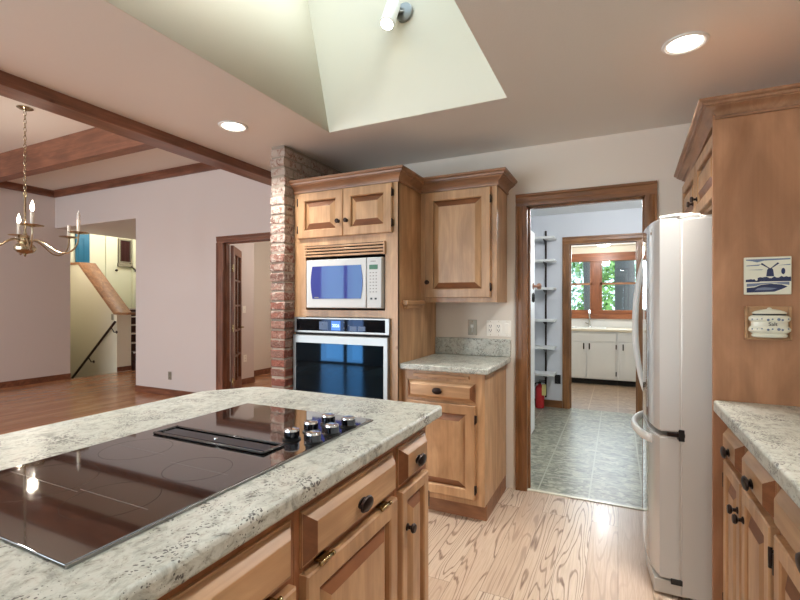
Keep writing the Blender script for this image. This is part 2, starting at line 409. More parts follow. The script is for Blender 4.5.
def struct(o): o['kind'] = 'structure'; return o
def dup(o, parent=None):
    c = o.copy(); COL.objects.link(c)
    if parent: c.parent = parent
    for ch in list(o.children): dup(ch, c)
    return c
def bx(name, m, x0, x1, y0, y1, z0, z1, parent=None, bev=0, world=True):
    return MB().box(x0, x1, y0, y1, z0, z1, bev).build(name, m, parent, world)
def sbox(name, m, *a, bev=0): return struct(bx(name, m, *a, bev=bev))

# ------------------------------------------------------------------ the setting
WB = 3.285   # kitchen back wall
sbox('floor', 'oak_floor', -1.45, 1.0, -3.2, 3.31, -.06, 0)
struct(MB().box(-8.60, -1.45, -3.2, 7.4, -.06, 0).box(-8.80, -8.60, -3.2, 4.66, -.06, 0).box(-10.8, -8.60, 5.745, 7.4, -.06, 0).build('floor_dining', 'dining_floor'))
sbox('floor_pantry', 'vinyl', -1.3, 1.1, 3.31, 6.10, -.06, 0)
sbox('floor_mudroom', 'mudtile', -2.0, 1.6, 6.10, 8.75, -.06, 0)
sbox('trim_threshold', 'delft', -.60, .17, 3.295, 3.325, 0, .006, bev=.002)
# kitchen back wall round the doorway
w = MB().box(-2.79, -.60, WB, WB+.12, 0, 2.44).box(.175, 1.1, WB, WB+.12, 0, 2.44).box(-.60, .175, WB, WB+.12, 2.03, 2.44)
struct(w.build('wall_back', 'wall'))
sbox('wall_right', 'wall', .96, 1.08, -3.2, WB, 0, 2.44)
w = MB()
xe = -8.79
for x0, x1, z0, z1 in REAR:
    w.box(xe, x0, -3.32, -3.2, 0, 3.3).box(x0, x1, -3.32, -3.2, 0, z0).box(x0, x1, -3.32, -3.2, z1, 3.3); xe = x1
w.box(xe, 1.08, -3.32, -3.2, 0, 3.3)
struct(w.build('wall_rear', 'wall'))
for i, (x0, x1, z0, z1) in enumerate(REAR):
    fr = MB().box(x0, x1, -3.30, -3.2, z0, z0+.05).box(x0, x1, -3.30, -3.2, z1-.05, z1).box(x0, x0+.05, -3.30, -3.2, z0, z1).box(x1-.05, x1, -3.3, -3.2, z0, z1)
    if x1-x0 > .8: fr.box((x0+x1)/2-.025, (x0+x1)/2+.025, -3.29, -3.22, z0, z1)
    wdw = struct(fr.build('window_%d' % (i+3), 'window_v'))
    bx('pane', 'glass', x0+.05, x1-.05, -3.262, -3.256, z0+.05, z1-.05, wdw)
# kitchen ceiling with the skylight opening
SX0, SX1, SY0, SY1 = -1.69, -.535, .25, 2.45
c = MB().prism([(-2.66, 2.44), (SX0, 2.44), (SX0-.0114, 2.5), (-2.66, 2.5)], -3.2, WB, 'y').box(SX1, 1.0, -3.2, WB, 2.44, 2.5).box(SX0, SX1, SY1, WB, 2.44, 2.5).box(SX0, SX1, -3.2, SY0, 2.44, 2.5)
struct(c.build('ceiling', 'ceil'))
YT = SY1; XT = SX0-.19*1.26              # the shaft's left wall flares outwards
e_ = .003; Z0 = 2.441
sh = MB().prism([(SX0-.05, Z0), (SX0+e_, Z0), (XT+e_, 3.7), (XT-.05, 3.7)], SY0-.05, SY1+.06, 'y')
sh.prism([(SY0-.05, Z0), (SY1+.06, Z0), (YT+.06, 3.7), (SY0-.05, 3.7)], SX1-e_, SX1+.05, 'x')
sh.prism([(SY1-e_, Z0), (SY1+.06, Z0), (YT+.06, 3.7), (YT-e_, 3.7)], XT, SX1, 'x')
sh.prism([(SY0-.05, Z0), (SY0+e_, Z0), (SY0+e_, 3.7), (SY0-.05, 3.7)], XT, SX1, 'x')
struct(sh.build('wall_skylight_shaft', 'shaft'))
fr = MB().box(XT-.05, SX1+.05, SY0-.05, SY0+.04, 3.7, 3.78).box(XT-.05, SX1+.05, YT-.04, YT+.06, 3.7, 3.78).box(XT-.05, XT+.04, SY0, YT, 3.7, 3.78).box(SX1-.04, SX1+.05, SY0, YT, 3.7, 3.78)
sk = struct(fr.build('window_2', 'white')); bx('pane', 'glass', XT, SX1, SY0, YT, 3.735, 3.745, sk)
# header beam between kitchen and dining room
struct(MB().box(-2.79, -2.64, -3.2, 4.42, 2.374, 3.30, .004).build('trim_header_beam', 'beam_y'))
# brick pillar: laid bricks over a mortar core
bp = struct(MB().box(-2.219, -2.107, 2.507, WB-.001, 0, 2.438).build('wall_brick_pillar', 'mortar'))
bk = MB(); zz = .002; row = 0
while zz < 2.40:
    h = .056; off = 0 if row % 2 else .105
    y = 2.5
    first = True
    while y < WB-.02:
        ln = .2 if not (first and row % 2) else .098
        y1 = min(y+ln, WB-.002)
        j = [random.uniform(-.006, .006) for _ in range(4)]
        bk.box(-2.226+j[0], -2.100+j[1]*.5, y+(j[2] if first else .0), y1, zz+j[3]*.4, min(zz+h, 2.437), .008, 2)
        y = y1+.011; first = False
    zz += h+.0115; row += 1
bk.build('brick_courses', 'brick', bp)

# door casings ------------------------------------------------------
def casing_prof_v(mb, x0, x1, y, z0, z1, d=.018):
    # moulded casing: thick outer edge, thinner inner edge, routed grooves
    wv = x1-x0; s_ = 1 if wv > 0 else -1
    pr = [(x0, y), (x0, y-d), (x0+wv*.18, y-d), (x0+wv*.22, y-d*.72), (x0+wv*.30, y-d*.86), (x0+wv*.62, y-d*.80), (x0+wv*.66, y-d*.6), (x0+wv*.72, y-d*.62), (x0+wv, y-d*.45), (x0+wv, y)]
    mb.prism(pr, z0, z1, 'z')
def casing(n, xi0, xi1, xo0, xo1, ztop_i, ztop_o, y, mv, mh, jamb, z0=0, sgn=1):
    a = MB(); casing_prof_v(a, xo0, xi0, y, z0, ztop_i); casing_prof_v(a, xo1, xi1, y, z0, ztop_i)
    o = struct(a.build('trim_%d' % n, mv))
    h = MB(); wv = ztop_o-ztop_i; d = .018
    pr = [(y, ztop_o), (y-d, ztop_o), (y-d, ztop_o-wv*.2), (y-d*.72, ztop_o-wv*.24), (y-d*.84, ztop_o-wv*.3), (y-d*.8, ztop_o-wv*.62), (y-d*.6, ztop_o-wv*.68), (y-d*.45, ztop_i), (y, ztop_i)]
    h.prism(pr, xo0, xo1, 'x')
    h.build('head_casing', mh, o)
    j = MB().box(xi0-.02, xi0, y, y+jamb, z0, ztop_i).box(xi1, xi1+.02, y, y+jamb, z0, ztop_i).box(xi0-.02, xi1+.02, y, y+jamb, ztop_i, ztop_i+.02)
    j.box(xi0, xi0+.012, y+.05, y+.085, z0, ztop_i).box(xi1-.012, xi1, y+.05, y+.085, z0, ztop_i).box(xi0, xi1, y+.05, y+.085, ztop_i-.012, ztop_i)
    j.build('jamb', mv, o)
    return o
casing(1, -.581, .155, -.659, .222, 2.022, 2.105, WB, 'casing_v', 'casing_h', .12)
# pantry
sbox('wall_pantry_far', 'wall_p', -1.3, -.56, 6.05, 6.17, 0, 2.45)
w = MB().box(.22, 1.1, 6.05, 6.17, 0, 2.45).box(-.56, .22, 6.05, 6.17, 2.08, 2.45)
struct(w.build('wall_pantry_far_right', 'wall_p'))
sbox('wall_pantry_left', 'wall_p', -1.32, -1.20, 3.405, 6.05, 0, 2.45)
sbox('wall_pantry_return', 'wall_p', -1.20, -.845, 3.405, 4.08, 0, 2.45)
sbox('wall_pantry_right', 'wall_p', 1.0, 1.12, 3.405, 6.05, 0, 2.45)
sbox('ceiling_pantry', 'white', -1.32, 1.12, 3.405, 6.17, 2.45, 2.5)
casing(2, -.545, .205, -.632, .285, 2.065, 2.155, 6.05, 'casing_v', 'casing_h', .12)
sbox('baseboard_pantry', 'casing_h', -1.2, -.635, 6.035, 6.05, 0, .09)
# mud room
sbox('wall_mudroom_left', 'wall_m', -2.1, -2.0, 6.17, 8.72, 0, 2.3)
sbox('wall_mudroom_right', 'wall_m', 1.6, 1.7, 6.17, 8.72, 0, 2.3)
sbox('wall_mudroom_near', 'wall_m', -2.0, -.56, 6.17, 6.2, 0, 2.3)
sbox('wall_mudroom_near_right', 'wall_m', .22, 1.6, 6.17, 6.2, 0, 2.3)
sbox('ceiling_mudroom', 'wall_m', -2.1, 1.7, 6.17, 8.72, 2.3, 2.36)
w = MB().box(-2.0, -1.22, 8.6, 8.72, 0, 2.3).box(.62, 1.6, 8.6, 8.72, 0, 2.3).box(-1.22, .62, 8.6, 8.72, 0, 1.13).box(-1.22, .62, 8.6, 8.72, 2.12, 2.3)
struct(w.build('wall_mudroom_far', 'wall_m'))
f = MB().box(-1.30, .70, 8.575, 8.70, 2.05, 2.19, .004).box(-1.34, .74, 8.55, 8.70, 1.05, 1.13, .004)
f.box(-1.30, .70, 8.58, 8.70, 1.13, 1.20, .003)
wn1 = struct(f.build('window_1', 'window_h'))
f = MB().box(-1.30, -1.16, 8.575, 8.70, 1.13, 2.05, .004).box(-.41, -.28, 8.575, 8.70, 1.2, 2.05, .004).box(.47, .70, 8.575, 8.70, 1.13, 2.05, .004)
f.box(-1.16, -1.10, 8.60, 8.65, 1.2, 2.05).box(-.44, -.41, 8.60, 8.65, 1.2, 2.05).box(-.28, -.25, 8.60, 8.65, 1.2, 2.05).box(.42, .47, 8.60, 8.65, 1.2, 2.05)
f.build('window_stile', 'window_v', wn1)
MB().box(-1.16, -.41, 8.60, 8.65, 1.64, 1.675).box(-.28, .47, 8.60, 8.65, 1.64, 1.675).build('muntin', 'cap', wn1)
MB().box(-1.14, -.42, 8.63, 8.636, 1.2, 2.05).build('pane', 'glass', wn1); MB().box(-.27, .46, 8.63, 8.636, 1.2, 2.05).build('pane', 'glass', wn1)

# dining room
sbox('ceiling_dining', 'ceil_d', -8.80, -2.66, -3.2, 4.55, 3.23, 3.30)
sbox('wall_left', 'wall_d', -8.79, -8.67, -3.2, 4.66, 0, 3.3)
w = MB().box(-6.54, -4.77, 4.42, 4.54, 0, 3.3).box(-8.67, -6.54, 4.42, 4.54, 2.6, 3.3).box(-4.77, -3.83, 4.42, 4.54, 2.15, 3.3).box(-3.83, -2.64, 4.42, 4.54, 0, 3.3)
struct(w.build('wall_dining', 'wall_d'))
sbox('wall_dining_return', 'wall_d', -2.79, -2.67, WB+.12, 4.42, 0, 2.37)
for i, (a, b_) in enumerate([((-8.67, -3.2), (-8.67, 4.42)), ((-8.67, 4.42), (-2.79, 4.42))]):
    t = MB().sweep([a, b_], [(0, 3.12), (.022, 3.12), (.03, 3.15), (.03, 3.21), (.06, 3.23), (0, 3.23)])
    struct(t.build('trim_dining_crown', 'beam_y' if i == 0 else 'beam_x'))
sbox('trim_dining_beam', 'beam_x', -8.67, -2.79, 2.98, 3.12, 2.925, 3.23, bev=.006)
sbox('baseboard_left', 'redwood_h', -8.67, -8.655, -3.2, 4.66, 0, .09)
sbox('baseboard_dining', 'redwood_h', -6.54, -4.85, 4.405, 4.42, 0, .09)
casing(3, -4.75, -3.85, -4.857, -3.745, 2.13, 2.215, 4.42, 'redwood_v', 'redwood_h', .12)
# hall beyond the open french door
sbox('wall_hall_left', 'wall_d', -5.62, -5.50, 4.54, 5.78, 0, 2.5)
sbox('wall_hall_jog', 'wall', -6.10, -5.98, 5.66, 7.4, 0, 2.5)
sbox('wall_hall_jog_return', 'wall_d', -5.98, -5.62, 5.66, 5.78, 0, 2.5)
sbox('wall_hall_right', 'wall', -2.79, -2.67, 4.54, 7.4, 0, 2.5)
sbox('wall_hall_end', 'wall', -6.10, -2.67, 7.28, 7.4, 0, 2.5)
sbox('ceiling_hall', 'ceil_d', -6.10, -2.67, 4.54, 7.4, 2.5, 2.56)
sbox('baseboard_hall', 'redwood_h', -5.50, -5.485, 4.54, 5.78, 0, .09)
sbox('baseboard_hall_jog', 'redwood_h', -5.98, -5.965, 5.78, 7.28, 0, .09)
# stair hall
# a thick half wall runs across, steps climb behind it and a stairwell drops in front of it
struct(MB().prism([(-10.62, -1.7), (-8.645, -1.7), (-8.645, 1.10), (-8.72, 1.10), (-9.86, 2.10), (-10.62, 2.10)], 5.465, 5.745, 'y').build('wall_stair_side', 'wall_s'))
struct(MB().prism([(-10.62, 2.10), (-9.86, 2.10), (-8.70, 1.10), (-8.30, 1.10), (-8.30, 1.145), (-8.68, 1.145), (-9.84, 2.15), (-10.62, 2.15)], 5.44, 5.77, 'y').build('trim_stair_cap', 'cap'))
sbox('baseboard_stair', 'redwood_h', -8.645, -8.63, 5.465, 5.745, 0, .09)
sbox('wall_stairwell_near', 'wall_s', -10.62, -8.79, 4.54, 4.66, -1.7, 3.5)
sbox('wall_stairwell_edge', 'wall_s', -8.70, -8.60, 4.66, 5.465, -1.7, -.062)
dn = MB()
for k in range(8): dn.box(-8.70-.25*(k+1), -8.70-.25*k, 4.66, 5.465, -1.7, -.19*(k+1))
struct(dn.build('floor_stairwell', 'carpet'))
sbox('ceiling_stair', 'wall_d', -8.67, -6.42, 4.54, 7.4, 2.6, 2.7)
sbox('ceiling_landing', 'white', -11.0, -8.67, 3.4, 7.6, 3.5, 3.56)
sbox('wall_landing_far', 'cream', -10.75, -10.62, 4.54, 7.5, -1.7, 3.5)
sbox('wall_landing_end', 'cream', -10.62, -6.42, 7.4, 7.5, 0, 3.5)
sbox('wall_stair_right', 'wall_d', -6.54, -6.42, 4.54, 7.4, 0, 2.6)
sbox('wall_stair_header', 'wall_d', -8.79, -8.67, 4.66, 7.4, 2.6, 3.56)
st = MB()
for k in range(7):
    st.box(-8.42-.25*(k+1), -8.42-.25*k, 5.80, 7.38, 0, .17*(k+1))
    st.box(-8.42-.25*(k+1), -8.40-.25*k, 5.80, 7.38, .17*(k+1)-.03, .17*(k+1)+.005, .004)
struct(st.build('floor_stairs', 'carpet'))
nz = MB()
for k in range(7): nz.box(-8.423-.25*k, -8.395-.25*k, 5.80, 7.38, .17*(k+1)-.022, .17*(k+1)+.008, .004)
struct(nz.build('trim_stair_nosing', 'wall_d'))
d4 = struct(MB().box(-10.62, -10.58, 5.80, 6.08, 1.25, 3.05, .003).build('door_4', 'teal'))
MB().box(-10.58, -10.572, 5.84, 5.92, 1.4, 2.1).box(-10.58, -10.572, 5.96, 6.04, 1.4, 2.1).box(-10.58, -10.572, 5.84, 5.92, 2.2, 2.75).box(-10.58, -10.572, 5.96, 6.04, 2.2, 2.75).build('door_panel', 'teal', d4)
sbox('trim_landing_door', 'cream', -10.62, -10.57, 6.08, 6.16, 1.2, 3.1)
d5 = struct(MB().box(-10.62, -10.585, 6.44, 6.70, 1.2, 3.1, .003).build('door_5', 'cream'))
MB().lathe([(.0, 0), (.02, .01), (.03, .04), (.02, .065), (0, .07)], (-10.585, 6.66, 2.08), 'x', 12).build('door_knob', 'bronze', d5)
sbox('trim_landing_post', 'cream', -10.62, -10.54, 7.06, 7.17, 1.2, 3.2)

# mud room ground outside
struct(bx('floor_ground', leaf_mat('grass', (90, 110, 60), (110, 130, 70)), -40, 40, 8.75, 60, -.5, -.4))

# ------------------------------------------------------------------ cabinet parts (local frame: x along the front, front faces -y at y = 0, z up)
def raised_door(root, x0, x1, z0, z1, name='door', fw=.055, t=.024, mv='wood_v', y=0.0):
    """frame with a bevelled raised panel inside; y is the cabinet face"""
    f = MB(); bm = f.bm
    def rect(i, yy): return [bm.verts.new((x0+i, yy, z0+i)), bm.verts.new((x1-i, yy, z0+i)), bm.verts.new((x1-i, yy, z1-i)), bm.verts.new((x0+i, yy, z1-i))]
    L = [rect(0, y), rect(0, y-t+.004), rect(.004, y-t), rect(fw-.006, y-t), rect(fw, y-t+.004), rect(fw, y-t+.020)]
    for a, b in zip(L, L[1:]):
        for k in range(4): bm.faces.new((a[k], a[(k+1) % 4], b[(k+1) % 4], b[k]))
    bm.faces.new(L[0][::-1])
    bmesh.ops.recalc_face_normals(bm, faces=bm.faces)
    d = f.build(name, mv, root, smooth=False)
    p = MB(); bm = p.bm; w = min(.040, (min(x1-x0, z1-z0)-2*fw)*.30)
    L = [rect(fw+.0005, y-t+.0195), rect(fw+w, y-t+.0005), rect(fw+w+.002, y-t)]
    for a, b in zip(L, L[1:]):
        for k in range(4): bm.faces.new((a[k], a[(k+1) % 4], b[(k+1) % 4], b[k]))
    bm.faces.new(L[-1])
    bm.normal_update()
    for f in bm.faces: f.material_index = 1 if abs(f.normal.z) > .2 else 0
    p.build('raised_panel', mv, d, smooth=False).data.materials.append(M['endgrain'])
    return d
def drawer_front(root, x0, x1, z0, z1, m='wood_h', t=.030, w=.028):
    f = MB(); bm = f.bm
    def rect(ix, iz, yy): return [bm.verts.new((x0+ix, yy, z0+iz)), bm.verts.new((x1-ix, yy, z0+iz)), bm.verts.new((x1-ix, yy, z1-iz)), bm.verts.new((x0+ix, yy, z1-iz))]
    L = [rect(0, 0, 0), rect(0, 0, -.006), rect(.002, .002, -.007), rect(.004, .004, -.007), rect(w, w*.9, -t+.001), rect(w+.002, w*.9+.002, -t)]
    for a, b in zip(L, L[1:]):
        for k in range(4): bm.faces.new((a[k], a[(k+1) % 4], b[(k+1) % 4], b[k]))
    bm.faces.new(L[-1]); bm.faces.new(L[0][::-1])
    bmesh.ops.recalc_face_normals(bm, faces=bm.faces)
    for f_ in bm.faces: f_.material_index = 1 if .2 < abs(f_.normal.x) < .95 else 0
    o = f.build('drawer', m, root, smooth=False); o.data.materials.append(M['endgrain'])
    return o
def round_knob(par, x, z, y=-.024, r=.016, m='bronze', name='knob'):
    return MB().lathe([(r*.75, 0), (r*.7, .003), (r*.38, .006), (r*.36, .014), (r*.85, .018), (r, .023), (r*.8, .029), (0, .031)], (x, y, z), '-y', 16).build(name, m, par)
def oval_pull(par, x, z, y=-.030):
    R = Matrix.Rotation(PI/2, 4, 'X') @ Matrix.Scale(1.9, 4, (1, 0, 0)) @ Matrix.Scale(1.2, 4, (0, 1, 0))
    return MB().lathe([(.012, 0), (.011, .002), (.007, .004), (.007, .008), (.014, .010), (.0175, .014), (.015, .019), (.008, .022), (0, .023)], (x, y, z), R, 20).build('knob', 'bronze', par)
def hinge(par, x, z, side=1, y=0, m='bronze', h=.042):
    return MB().box(x-.007 if side < 0 else x-.001, x+.001 if side < 0 else x+.007, y-.022, y, z-h/2, z+h/2, .001).lathe([(.005, -h/2-.006), (.005, h/2+.006)], (x+.001*side, y-.021, z), 'z', 10).build('hinge', m, par)
def face_frame(root, x0, x1, z0, z1, openings, m='wood_v', t=.02):
    """one board face with holes: openings = [(x0,x1,z0,z1)] stacked; drawn as stiles and rails"""
    f = MB(); f.box(x0, x1, 0, t, z0, z1)
    return f.build('face_frame', m, root)

# ------------------------------------------------------------------ island (fronts face +x; local x = world y)
CT = .945
FX = -.649          # island cabinet face
def island_unit(y0, y1, label, knob_d=None, kind='drawer', door_knob=None, hinge_side=None, dz0=.738, end=False):
    r = thing('island_cabinet', label, 'cabinet', (FX, y0, 0), PI/2, 'island cabinet units')
    w = y1-y0
    MB().box(0, w-.0015, .02, .92, .10, .903).build('carcass', 'wood_v', r)
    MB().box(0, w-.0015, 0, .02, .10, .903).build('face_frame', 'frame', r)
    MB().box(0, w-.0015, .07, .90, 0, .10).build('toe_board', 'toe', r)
    m0 = .018; m1 = w-(.03 if end else .018)
    d = drawer_front(r, m0, m1, dz0, .865)
    oval_pull(d, (m0+m1)/2 if knob_d is None else knob_d, .80)
    dr = raised_door(r, m0, m1, .125, dz0-.014, fw=.052 if w > .4 else .04)
    if door_knob is not None: round_knob(dr, door_knob, .60)
    if hinge_side == 'top':
        for q in (.16, .82):
            xx = m0+(m1-m0)*q
            MB().tube([(xx-.024, -.026, dz0-.007), (xx+.024, -.026, dz0-.007)], .0045, 10).box(xx-.02, xx+.02, -.026, 0, dz0-.010, dz0-.004).lathe([(.006, -.028), (.006, -.022)], (xx, -.026, dz0-.007), 'x', 10).lathe([(.006, .022), (.006, .028)], (xx, -.026, dz0-.007), 'x', 10).build('hinge', 'brass', dr)
    elif hinge_side is not None:
        for zz in (.20, .62): hinge(dr, m0 if hinge_side < 0 else m1, zz, hinge_side)
    return r
island_unit(1.302, 1.572, 'narrow island cabinet at the far corner, small drawer over a slim door', door_knob=.052, hinge_side=1, end=True)
island_unit(.805, 1.302, 'wide island cabinet beside the narrow corner one, brass hinges on its door top', hinge_side='top')
island_unit(.308, .805, 'island cabinet at the bottom edge of the photo, third from the far corner', hinge_side='top')
island_unit(-.19, .308, 'island cabinet nearest the viewer, fourth from the far corner, out of frame', hinge_side='top')
IX0, IX1, IY1 = -1.665, -.603, 1.634
t = MB()
poly = [(IX1, -.60), (IX1, IY1-.014), (IX1-.004, IY1-.004), (IX1-.014, IY1), (-1.49, IY1), (-1.515, IY1-.006), (-1.54, IY1-.024), (-1.648, 1.455), (-1.661, 1.435), (IX0, 1.41), (IX0, -.60)]
tb = bmesh.new(); A = [tb.verts.new((x, y, CT-.042)) for x, y in poly]; B = [tb.verts.new((x, y, CT)) for x, y in poly]
tb.faces.new(A[::-1]); tb.faces.new(B)
for k in range(len(poly)): tb.faces.new((A[k], A[(k+1) % len(poly)], B[(k+1) % len(poly)], B[k]))
bmesh.ops.recalc_face_normals(tb, faces=tb.faces)
bmesh.ops.bevel(tb, geom=[e for e in tb.edges if abs(e.verts[0].co.z-e.verts[1].co.z) < 1e-5], offset=.010, segments=3, affect='EDGES', profile=.5)
t._add(tb)
tag(t.build('island_countertop', 'granite'), 'long speckled cream granite countertop of the island, black cooktop set in it', 'countertop')

# cooktop ----------------------------------------------------------
cx0, cx1, cy0, cy1 = -1.285, -.737, .389, 1.318
ck = thing('cooktop', 'black glass downdraft cooktop with six chrome knobs set in the island', 'cooktop', ((cx0+cx1)/2, (cy0+cy1)/2, CT))
MB().box(cx0, cx1, cy0, cy1, CT+.0003, CT+.006, .002, 2).build('glass_top', 'cookglass', ck, True)
for xa in (cx1, cx0-.004): MB().box(xa, xa+.004, cy0, cy1, CT+.0003, CT+.005).build('edge_trim', 'steel', ck, True)
for (x, y, r) in [(-.90, .56, .085), (-1.13, .55, .105), (-.885, .75, .075), (-1.15, .78, .085)]:
    b_ = MB()
    for k in range(48):
        a0, a1 = 2*PI*k/48, 2*PI*(k+1)/48
        b_.quad(*[(x+q*math.cos(t_), y+q*math.sin(t_), CT+.0061) for q, t_ in ((r, a0), (r+.0012, a0), (r+.0012, a1), (r, a1))])
    bo = b_.build('burner_ring', 'mark', ck, True)
    MB().box(x-r*1.25, x+r*1.25, y-.0006, y+.0006, CT+.006, CT+.0062).build('burner_line', 'mark_line', bo, True)
vx0, vx1, vy0, vy1 = -1.235, -.81, .885, .970
v = MB().box(vx0, vx1, vy0, vy0+.010, CT+.006, CT+.013, .003).box(vx0, vx1, vy1-.010, vy1, CT+.006, CT+.013, .003).box(vx0, vx0+.010, vy0, vy1, CT+.006, CT+.013, .003).box(vx1-.010, vx1, vy0, vy1, CT+.006, CT+.013, .003)
vg = v.build('vent_frame', 'grille', ck, True)
g = MB().box(vx0+.014, vx1-.014, vy0+.02, vy1-.02, CT+.0061, CT+.009, .001)
g.build('vent_cover', 'ovenblack', vg, True)
MB().lathe([(.006, 0), (.005, .003), (0, .004)], ((vx0+vx1)/2, (vy0+vy1)/2, CT+.009), 'z', 12).build('vent_button', 'chrome', vg, True)
for x, y in [(-.757, 1.022), (-.757, 1.112), (-.757, 1.202), (-.832, 1.022), (-.832, 1.112), (-.832, 1.202)]:
    k = MB().lathe([(.026, 0), (.026, .003), (.021, .004), (.021, .008)], (x, y, CT+.006), 'z', 24).build('knob_base', 'black', ck, True)
    MB().lathe([(.0215, .008), (.0215, .026)], (x, y, CT+.006), 'z', 28).build('knob', 'darkchrome', k, True)
    MB().lathe([(.0216, .0255), (.0205, .0295), (.017, .031), (0, .0305)], (x, y, CT+.006), 'z', 28).build('knob_cap', 'chrome', k, True)

# ------------------------------------------------------------------ tall oven cabinet
OX0, OX1, OY = -2.098, -1.271, 2.61; UYF = 2.979
oc = thing('oven_cabinet', 'tall alder cabinet holding the microwave and the wall oven, next to the brick', 'cabinet', (OX0, OY, 0))
W_ = OX1-OX0; D_ = WB-OY-.004
L = lambda x: x-OX0                        # world x to local x
c = MB().box(0, .02, .0, D_, .10, 2.125).box(W_-.02, W_, .0, D_, .10, 2.125).box(.02, W_-.02, D_-.01, D_, .10, 2.125).box(.02, W_-.02, 0, D_, 2.105, 2.125).box(.02, W_-.02, 0, D_, .10, .12)
c.box(.02, W_-.02, 0.02, D_, 1.268, 1.284).box(.02, W_-.02, .02, D_, 1.755, 1.775).box(.02, W_-.02, .02, D_, .40, .42)
c.build('carcass', 'wood_v', oc)
ff = MB().box(0, L(-1.996), -.001, .02, .10, 2.12).box(L(-1.362), W_, -.001, .02, .10, 2.12)
ff.box(L(-1.996), L(-1.362), -.001, .02, 1.735, 2.12).box(L(-1.996), L(-1.362), -.001, .02, 1.238, 1.284).box(L(-1.996), L(-1.362), -.001, .02, .10, .46)
ff.build('face_frame', 'wood_v', oc)
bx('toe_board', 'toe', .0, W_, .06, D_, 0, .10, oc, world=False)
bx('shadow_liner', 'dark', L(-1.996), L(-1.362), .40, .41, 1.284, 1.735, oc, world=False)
for (a, b_, kx, hs) in [(-2.052, -1.676, -1.708, -1), (-1.672, -1.306, -1.642, 1)]:
    d = raised_door(oc, L(a), L(b_), 1.787, 2.106, fw=.06)
    round_knob(d, L(kx), 1.888)
    for zz in (1.85, 2.045): hinge(d, L(a) if hs < 0 else L(b_), zz, hs)
lv = MB().box(L(-1.992), L(-1.365), -.004, .0, 1.650, 1.732)
for k in range(4): lv.box(L(-1.990), L(-1.367), -.020, -.004, 1.652+.021*k, 1.664+.021*k, .002)
lvo = MB().box(L(-1.992), L(-1.365), -.003, .002, 1.650, 1.735).build('louver_back', 'dark', oc)
ls = MB()
for k in range(4): ls.box(L(-1.990), L(-1.367), -.018, -.002, 1.653+.021*k, 1.666+.021*k, .002)
ls.box(L(-1.998), L(-1.988), -.018, 0, 1.650, 1.735).box(L(-1.369), L(-1.359), -.018, 0, 1.65, 1.735)
ls.build('louver', 'wood_h', oc)
# crown runs along the front, down the side and on round the wall cabinet
def crown_prof(z0, h, out):
    return [(0, z0), (.012, z0), (.014, z0+h*.10), (.010, z0+h*.16), (.014, z0+h*.30), (out*.42, z0+h*.48), (out*.66, z0+h*.58), (out*.66, z0+h*.64), (out*.78, z0+h*.66), (out*.82, z0+h*.78), (out*.96, z0+h*.84), (out, z0+h*.90), (out, z0+h), (0, z0+h)]
MB().sweep([(OX0, OY), (OX1, OY), (OX1, UYF)], crown_prof(2.113, .084, .062)).build('crown', 'crown', oc, True)
MB().box(OX0, OX1, OY, WB-.004, 2.125, 2.135).build('cabinet_top', 'crown', oc, True)
MB().box(OX1, OX1+.04, 2.672, 2.972, 1.318, 1.352, .006).box(OX1, OX1+.028, 2.69, 2.955, 1.296, 1.322, .004).build('peg_ledge', 'wood_y', oc, True)

# microwave -------------------------------------------------------
mw = thing('microwave', 'white built-in microwave with a blue tinted window above the wall oven', 'microwave', (-1.68, OY, 1.285))
MB().box(-1.972, -1.373, OY-.012, OY+.36, 1.297, 1.634, .008, 2).build('housing', 'microwhite', mw, True)
dr = MB()
dr.box(-1.972, -1.488, OY-.030, OY-.011, 1.299, 1.632, .006, 2)
dd = dr.build('door', 'microwhite', mw, True)
def bowed(x0, x1, z0, z1, y, bow=.014, n=10):
    L_ = []
    for k in range(n+1): t_ = k/n; L_.append((x1+bow*math.sin(PI*t_), z0+(z1-z0)*t_))
    for k in range(n+1): t_ = 1-k/n; L_.append((x0-bow*math.sin(PI*t_), z0+(z1-z0)*t_))
    return L_
MB().prism(bowed(-1.918, -1.528, 1.362, 1.586, 0), OY-.0325, OY-.029, 'y').build('window', 'microglass', dd, True)
MB().box(-1.90, -1.865, OY-.0332, OY-.032, 1.368, 1.374).build('door_print', 'grey', dd, True)
pn = MB().box(-1.484, -1.374, OY-.030, OY-.011, 1.299, 1.632, .006, 2).build('control_panel', 'microwhite', mw, True)
MB().box(-1.465, -1.402, OY-.0315, OY-.029, 1.553, 1.583, .001).build('display', 'lcd_green', pn, True)
MB().box(-1.455, -1.416, OY-.0312, OY-.029, 1.603, 1.608).build('name_plate', 'grey', pn, True)
for r_ in range(7):
    for q in range(3):
        MB().box(-1.462+.022*q, -1.451+.022*q, OY-.0312, OY-.0295, 1.528-.021*r_, 1.535-.021*r_, .0008).build('button', 'grey', pn, True)
for q in (0, 1):
    MB().box(-1.457+.032*q, -1.441+.032*q, OY-.032, OY-.0295, 1.356, 1.368, .001).build('button', 'black', pn, True)

